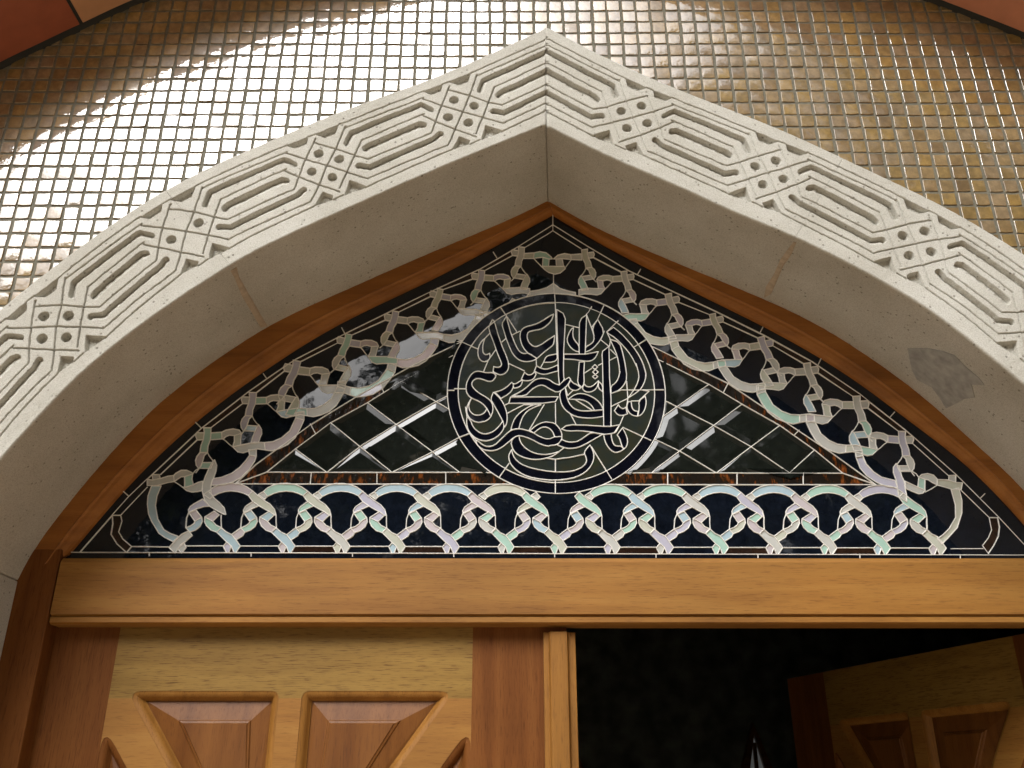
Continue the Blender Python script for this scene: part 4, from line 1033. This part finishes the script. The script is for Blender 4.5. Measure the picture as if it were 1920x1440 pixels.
for l in (fa([(1830,90),(1845,300),(1870,1080)]), fa([(940,310),(990,380),(1045,460)]), fa([(300,880),(410,930),(575,1000)]), fc([(75,455),(190,455)]), fc([(190,430),(380,430)]), fd([(1100,480),(1180,450),(1510,450),(1870,445)]),
          fd([(1200,1060),(1660,1275)]), fe([(250,270),(365,230),(440,200)]), fe([(920,925),(985,835),(1085,690)]), fg([(690,420),(1020,950)]), fg([(100,625),(100,830)]), fg([(100,968),(100,1185)]),
          fb([(890,290),(790,510),(690,650)]), fb([(1575,850),(1385,970)]), fb([(258,600),(490,655)]), fb([(690,310),(640,400),(600,440)]), fb([(1125,540),(940,720)]), fb([(900,710),(840,850),(970,955)]),
          fb([(610,440),(690,650),(735,790)]), fb([(940,725),(1000,850),(985,960)]), fb([(1000,1010),(1100,1110)]), fb([(990,1185),(1110,1125)]), fb([(575,1395),(690,1320)]), fb([(800,1270),(865,1235)]),
          fa([(1130,775),(1262,710)]), fa([(965,890),(1035,830)]), fa([(1060,480),(1210,715)]), fa([(740,1200),(670,1370)]), fa([(775,740),(690,830)]), fa([(780,1140),(870,1010)]), fa([(1085,1240),(1340,1360)]), fa([(1530,1160),(1535,1275)]), fa([(1650,1220),(1600,1310)]),
          fc([(1060,830),(1330,690),(1480,690)]), fc([(1660,690),(1410,1115)]), fc([(1845,668),(1850,1000)]), fd([(345,840),(440,1020)]), fd([(1215,870),(1150,1030)]), fd([(1010,720),(1280,590)]), fd([(1265,310),(1285,590),(1265,730)]), fd([(1510,450),(1630,470),(1460,630),(1340,630)]),
          fc([(1010,700),(1080,668)]), fd([(420,605),(700,780)]), fe([(1700,605),(1840,625)])+fg([(100,622),(350,590),(570,540)]), fg([(240,435),(100,540)]), fe([(440,200),(545,310)]), fd([(260,405),(300,540),(390,455)]), fg([(1060,190),(1150,60)]), fc([(375,730),(400,890)])):
    for q in clip_out(l, MR, True): LINES.append(q)

# ---- planar subdivision by the came lines
outline = [P(p[0], p[1], Y_GLASS) for p in WIN['L'][::-1]]+[P(p[0], p[1], Y_GLASS) for p in WIN['R'][1:]]
oc = np.array((1036, 900.0)); outline = [tuple(oc+(np.array(p)-oc)*1.014) for p in outline]
outline[0] = (outline[0][0], 1046); outline[-1] = (outline[-1][0], 1050)
cv = []; ce = []
def add_pl(l):
    b0 = len(cv)
    for p in l: cv.append(Vector((p[0], p[1])))
    for i in range(len(l)-1): ce.append((b0+i, b0+i+1))
for l in LINES: add_pl(l)
n_came = len(ce)
add_pl(outline+[outline[0]])
ov, oe, of, _, oei, _ = delaunay_2d_cdt(cv, ce, [], 0, 0.35, True)
ov = [(v_.x, v_.y) for v_ in ov]
isc = {}; came_e = []
for e, src in zip(oe, oei):
    if src:
        isc[tuple(sorted(e))] = True
        if any(s < n_came for s in src): came_e.append(e)
par = list(range(len(of)))
def find(i):
    while par[i] != i: par[i] = par[par[i]]; i = par[i]
    return i
emap = {}
for ti, t_ in enumerate(of):
    for k in range(3):
        key = tuple(sorted((t_[k], t_[(k+1) % 3])))
        if key in isc: continue
        if key in emap: par[find(ti)] = find(emap[key])
        else: emap[key] = ti
regs = {}
_c = np.array([[sum(ov[i][d_] for i in t_)/3 for d_ in (0, 1)] for t_ in of]); OUTIN = inpolys(_c[:, 0], _c[:, 1], outline)
for ti in range(len(of)): regs.setdefault(find(ti), []).append(ti)
BB = {k: [(q, min(p[0] for p in q), max(p[0] for p in q), min(p[1] for p in q), max(p[1] for p in q)) for q in v_] for k, v_ in POLY.items()}
def hit(kind, m_): return any(a <= m_[0] <= b_ and c <= m_[1] <= e and inpoly(m_[0], m_[1], q) for q, a, b_, c, e in BB[kind])
def classify(tris):
    w_ = {}; tot = 0
    for ti in tris:
        a, b_, c = [ov[i] for i in of[ti]]; ar = abs((b_[0]-a[0])*(c[1]-a[1])-(b_[1]-a[1])*(c[0]-a[0]))/2; tot += ar
        m_ = ((a[0]+b_[0]+c[0])/3, (a[1]+b_[1]+c[1])/3)
        if not OUTIN[ti]: k = 'out'
        else:
            md = mdist(m_)
            if md < MR:
                k = 'ink' if md > MRI or hit('ink', m_) else 'medal'
            else:
                k = 'navy'
                for kk in ('opal', 'amber', 'lattice', 'band'):
                    if hit(kk, m_): k = kk; break
        w_[k] = w_.get(k, 0)+ar
    return max(w_, key=w_.get), tot
NAMES = {'opal': 'opal_piece', 'ink': 'letter_piece', 'medal': 'medallion_pane', 'navy': 'navy_pane', 'amber': 'tortoiseshell_strip', 'lattice': 'bevelled_pane', 'band': 'border_strip'}
rg = random.Random(11)
def loops_of(tris):
    nx = {}
    cnt = {}
    for ti in tris:
        t_ = of[ti]
        a, b_, c = [ov[i] for i in t_]
        if (b_[0]-a[0])*(c[1]-a[1])-(b_[1]-a[1])*(c[0]-a[0]) < 0: t_ = t_[::-1]
        for k in range(3): cnt[(t_[k], t_[(k+1) % 3])] = True
    bd = [e for e in cnt if (e[1], e[0]) not in cnt]
    for a, b_ in bd: nx.setdefault(a, []).append(b_)
    loops = []
    while nx:
        s = next(iter(nx)); l = [s]; cur = s
        while True:
            nn = nx[cur].pop()
            if not nx[cur]: del nx[cur]
            if nn == s: break
            l.append(nn); cur = nn
            if cur not in nx: break
        loops.append(l)
    return loops
spare_v, spare_f = [], []
ncount = {}
info = [(tris,)+classify(tris) for tris in regs.values()]
opal_rank = sorted([a for _, k_, a in info if k_ == 'opal'], reverse=True); opal_min = opal_rank[299] if len(opal_rank) > 300 else 0
for tris, kind, area in info:
    if kind == 'out': continue
    ids = sorted({i for ti in tris for i in of[ti]})
    if area < 9: continue
    ncount[kind] = ncount.get(kind, 0)+1
    xz = {i: U(ov[i][0], ov[i][1], Y_GLASS) for i in ids}
    c = np.mean([xz[i] for i in ids], 0)
    sd_ = {'opal': 0.020, 'navy': 0.030, 'amber': 0.02, 'lattice': 0.010, 'ink': 0.02, 'medal': 0.02, 'band': 0.02}[kind]
    tx, tz = rg.gauss(0, sd_), rg.gauss(0, sd_)
    big_r = max(np.hypot(xz[i][0]-c[0], xz[i][1]-c[1]) for i in ids); lim = 0.0012/max(big_r, 1e-4); tx = max(-lim, min(lim, tx)); tz = max(-lim, min(lim, tz))
    yy = lambda p: Y_GLASS+tx*(p[0]-c[0])+tz*(p[1]-c[1])
    if kind == 'lattice':
        lp = max(loops_of(tris), key=len); pts = [np.array(xz[i]) for i in lp]
        # drop collinear points
        q = []
        for i in range(len(pts)):
            a, b_, e = pts[i-1], pts[i], pts[(i+1) % len(pts)]; u_, v_ = b_-a, e-b_
            if abs(u_[0]*v_[1]-u_[1]*v_[0]) > 0.02*np.linalg.norm(u_)*np.linalg.norm(v_): q.append(b_)
        pts = q; n = len(pts)
        if n < 3: continue
        ar = 0.5*sum(pts[i-1][0]*pts[i][1]-pts[i][0]*pts[i-1][1] for i in range(n)); per = sum(np.linalg.norm(pts[i]-pts[i-1]) for i in range(n))
        if ar < 0: pts = pts[::-1]
        ins = min(0.0118, 0.42*2*abs(ar)/per); inn = []
        for i in range(n):
            a, b_, e = pts[i-1], pts[i], pts[(i+1) % n]; u_ = (b_-a)/np.linalg.norm(b_-a); v_ = (e-b_)/np.linalg.norm(e-b_)
            n1 = np.array([-u_[1], u_[0]]); n2 = np.array([-v_[1], v_[0]]); m_ = n1+n2; m_ /= max(0.35, np.dot(m_, n1)); inn.append(b_+m_*ins)
        hgt = -ins*0.21
        v = [(p[0], yy(p), p[1]) for p in pts]+[(p[0], yy(p)+hgt, p[1]) for p in inn]
        f = [(i, (i+1) % n, n+(i+1) % n, n+i) for i in range(n)]+[tuple(n+i for i in t_) for t_ in tessellate_polygon([[Vector((p[0], p[1], 0)) for p in inn]])]
        o = mobj(NAMES[kind], v, f, M['clear'], sg); fix_normals(o)
        for pl in o.data.polygons: break
        continue
    loc_ = {i: k for k, i in enumerate(ids)}
    v = [(xz[i][0], yy(xz[i]), xz[i][1]) for i in ids]
    f = []
    for ti in tris:
        t_ = of[ti]; a, b_, e = [xz[i] for i in t_]
        if (b_[0]-a[0])*(e[1]-a[1])-(b_[1]-a[1])*(e[0]-a[0]) < 0: t_ = t_[::-1]
        f.append(tuple(loc_[i] for i in t_))
    # edge of the glass
    n = len(v); bd = loops_of(tris)
    for l in bd:
        m0 = len(v)
        for i in l: x, z = xz[i]; v.append((x, Y_GLASS+0.006, z))
        for k in range(len(l)):
            f.append((loc_[l[k]], loc_[l[(k+1) % len(l)]], m0+(k+1) % len(l), m0+k))
    if kind == 'opal':
        low = c[1] < 2.225
        mt = M['opal'][rg.choices(range(6), (2, 4, 3, 3, 2, 3) if low else (7, 2, 2, 1, 3, 2))[0]]
    else: mt = M[kind]
    if kind == 'opal' and area < opal_min:
        b0 = len(spare_v); spare_v += v; spare_f += [tuple(b0+i for i in q) for q in f]; continue
    mobj(NAMES[kind], v, f, mt, sg)
if spare_v: tag(mobj('opal_slivers', spare_v, spare_f, M['opal'][0], sg), kind='stuff')
print('GLASS', ncount)
# dark cement behind and the tinned came in front
bk = [U(p[0], p[1], Y_GLASS) for p in outline[::4]]
prism('backing_sheet', bk, Y_GLASS+0.0075, Y_GLASS+0.0105, M['came_back'], sg)
cvv, cff = [], []
ol_s = outline[::4]+[outline[-1]]
outline_bb = lambda p: inpoly(p[0], p[1], ol_s)
for a, b_ in came_e:
    pa, pb = np.array(U(*ov[a], Y_GLASS)), np.array(U(*ov[b_], Y_GLASS))
    m_ = (pa+pb)/2
    if not outline_bb(P(m_[0], m_[1], Y_GLASS)): continue
    L = np.linalg.norm(pb-pa)
    if L < 1e-5: continue
    t_ = (pb-pa)/L; n_ = np.array([-t_[1], t_[0]])
    md = math.hypot(m_[0]-MC[0], m_[1]-MC[1]); hw = 0.00120 if md < MR+0.002 else 0.00115
    pa = pa-t_*hw*0.45; pb = pb+t_*hw*0.45; b0 = len(cvv)
    for p in (pa, pb):
        for o_, y in ((-hw, 0.0015), (-hw*0.75, -0.0014), (0, -0.0022), (hw*0.75, -0.0014), (hw, 0.0015)):
            q = p+n_*o_; cvv.append((q[0], Y_GLASS+y, q[1]))
    for k in range(4): cff.append((b0+k, b0+k+1, b0+5+k+1, b0+5+k))
o = mobj('lead_came', cvv, cff, M['came'], sg, True); tag(o, kind='stuff')

# ------------------------------------------------------------------ trees across the forecourt, seen mirrored in tiles and glass
M['bark'] = mat_plain('bark', (0.09, 0.065, 0.045), 0.95, noise=0.3, nscale=14, bmp=0.6)
M['leaf'] = [mat_plain('leaf_%s' % n, c, 0.5, noise=0.2, nscale=5) for n, c in (('deep', (0.035, 0.065, 0.018)), ('mid', (0.055, 0.10, 0.028)), ('light', (0.085, 0.13, 0.04)))]
def tree(loc_, h, rad, n_leaf, seed, label, leaf=0.16, low=0.35):
    rn = random.Random(seed); root = empty('tree', loc_); tag(root, label, 'tree', 'trees facing the portal')
    tv, tf = [], []
    def limb(a, b_, ra, rb, k=7):
        a, b_ = Vector(a), Vector(b_); d_ = (b_-a).normalized(); u_ = d_.orthogonal().normalized(); w_ = d_.cross(u_); o_ = len(tv)
        for p, r in ((a, ra), (b_, rb)):
            for i in range(k): an = 2*math.pi*i/k; q = p+(u_*math.cos(an)+w_*math.sin(an))*r; tv.append(tuple(q))
        for i in range(k): tf.append((o_+i, o_+(i+1) % k, o_+k+(i+1) % k, o_+k+i))
    top = Vector((rn.uniform(-.2, .2), rn.uniform(-.2, .2), h*0.55)); limb((0, 0, 0), top*0.5, h*0.035, h*0.027); limb(top*0.5, top, h*0.027, h*0.017)
    cl = []
    for i in range(46):
        an = rn.uniform(0, 6.283); ph = rn.uniform(low, 0.97)*h; rr = rad*math.sqrt(max(0.05, 1-((ph/h-0.62)/0.42)**2))*rn.uniform(0.35, 1.0)
        c = Vector((math.cos(an)*rr, math.sin(an)*rr, ph)); cl.append((c, rn.uniform(0.16, 0.30)*rad))
        if i % 2 == 0: limb(top*rn.uniform(0.55, 1.0), c, h*0.009, h*0.002, 5)
    o = mobj('trunk', [tuple(Vector(q)+Vector(loc_)) for q in tv], tf, M['bark'], root, True)
    lv, lf, lm = [], [], []
    for i in range(n_leaf):
        c, r = cl[rn.randrange(len(cl))]
        q = Vector((rn.gauss(0, 1), rn.gauss(0, 1), rn.gauss(0, 1))).normalized()*r*rn.random()**0.45; p = c+q+Vector(loc_)
        u_ = Vector((rn.gauss(0, 1), rn.gauss(0, 1), rn.gauss(0, .6))).normalized(); w_ = u_.orthogonal().normalized(); w_ = Matrix.Rotation(rn.uniform(0, 6.28), 3, u_) @ w_
        s = leaf*rn.uniform(0.6, 1.3); b0 = len(lv)
        lv += [tuple(p-u_*s), tuple(p+w_*s*0.42), tuple(p+u_*s), tuple(p-w_*s*0.42)]; lf.append((b0, b0+1, b0+2, b0+3)); lm.append(rn.choices((0, 1, 2), (4, 4, 2))[0])
    o = mobj('crown', lv, lf, M['leaf'], root); o.data.polygons.foreach_set('material_index', lm)
tree((5.2, -5.2, 0), 10.5, 4.0, 9000, 1, 'tall broad leafy tree standing close to the right of the forecourt')
tree((2.4, -9.5, 0), 11.5, 3.8, 9000, 2, 'tall leafy tree straight across from the doorway')
tree((-5.6, -12.5, 0), 8.8, 4.3, 20000, 3, 'low spreading tree across the forecourt to the left')
tree((-9.5, -11.5, 0), 8.6, 4.2, 18000, 4, 'round leafy tree at the far left of the forecourt')
tree((9.5, -9.0, 0), 10.0, 4.2, 8000, 5, 'leafy tree behind the tall right-hand tree')
for k, (x, y, h, lab) in enumerate(((-14.5, -16.5, 8.6, 'added dense tree at the far left of the unseen back row'), (-8.2, -17.5, 8.8, 'added dense tree of the unseen back row, behind the round left tree'), (0.4, -17.0, 12.6, 'tallest added tree of the unseen back row, blocking sky reflected in the medallion'), (5.0, -17.5, 9.0, 'added dense tree of the unseen back row, behind the middle tall tree'), (11.8, -16.5, 9.0, 'added dense tree at the far right of the unseen back row'))):  # unseen back row, added to keep low sky out of the glass reflections
    tree((x, y, 0), h, 4.4, 13000, 20+k, lab, 0.25, 0.14)
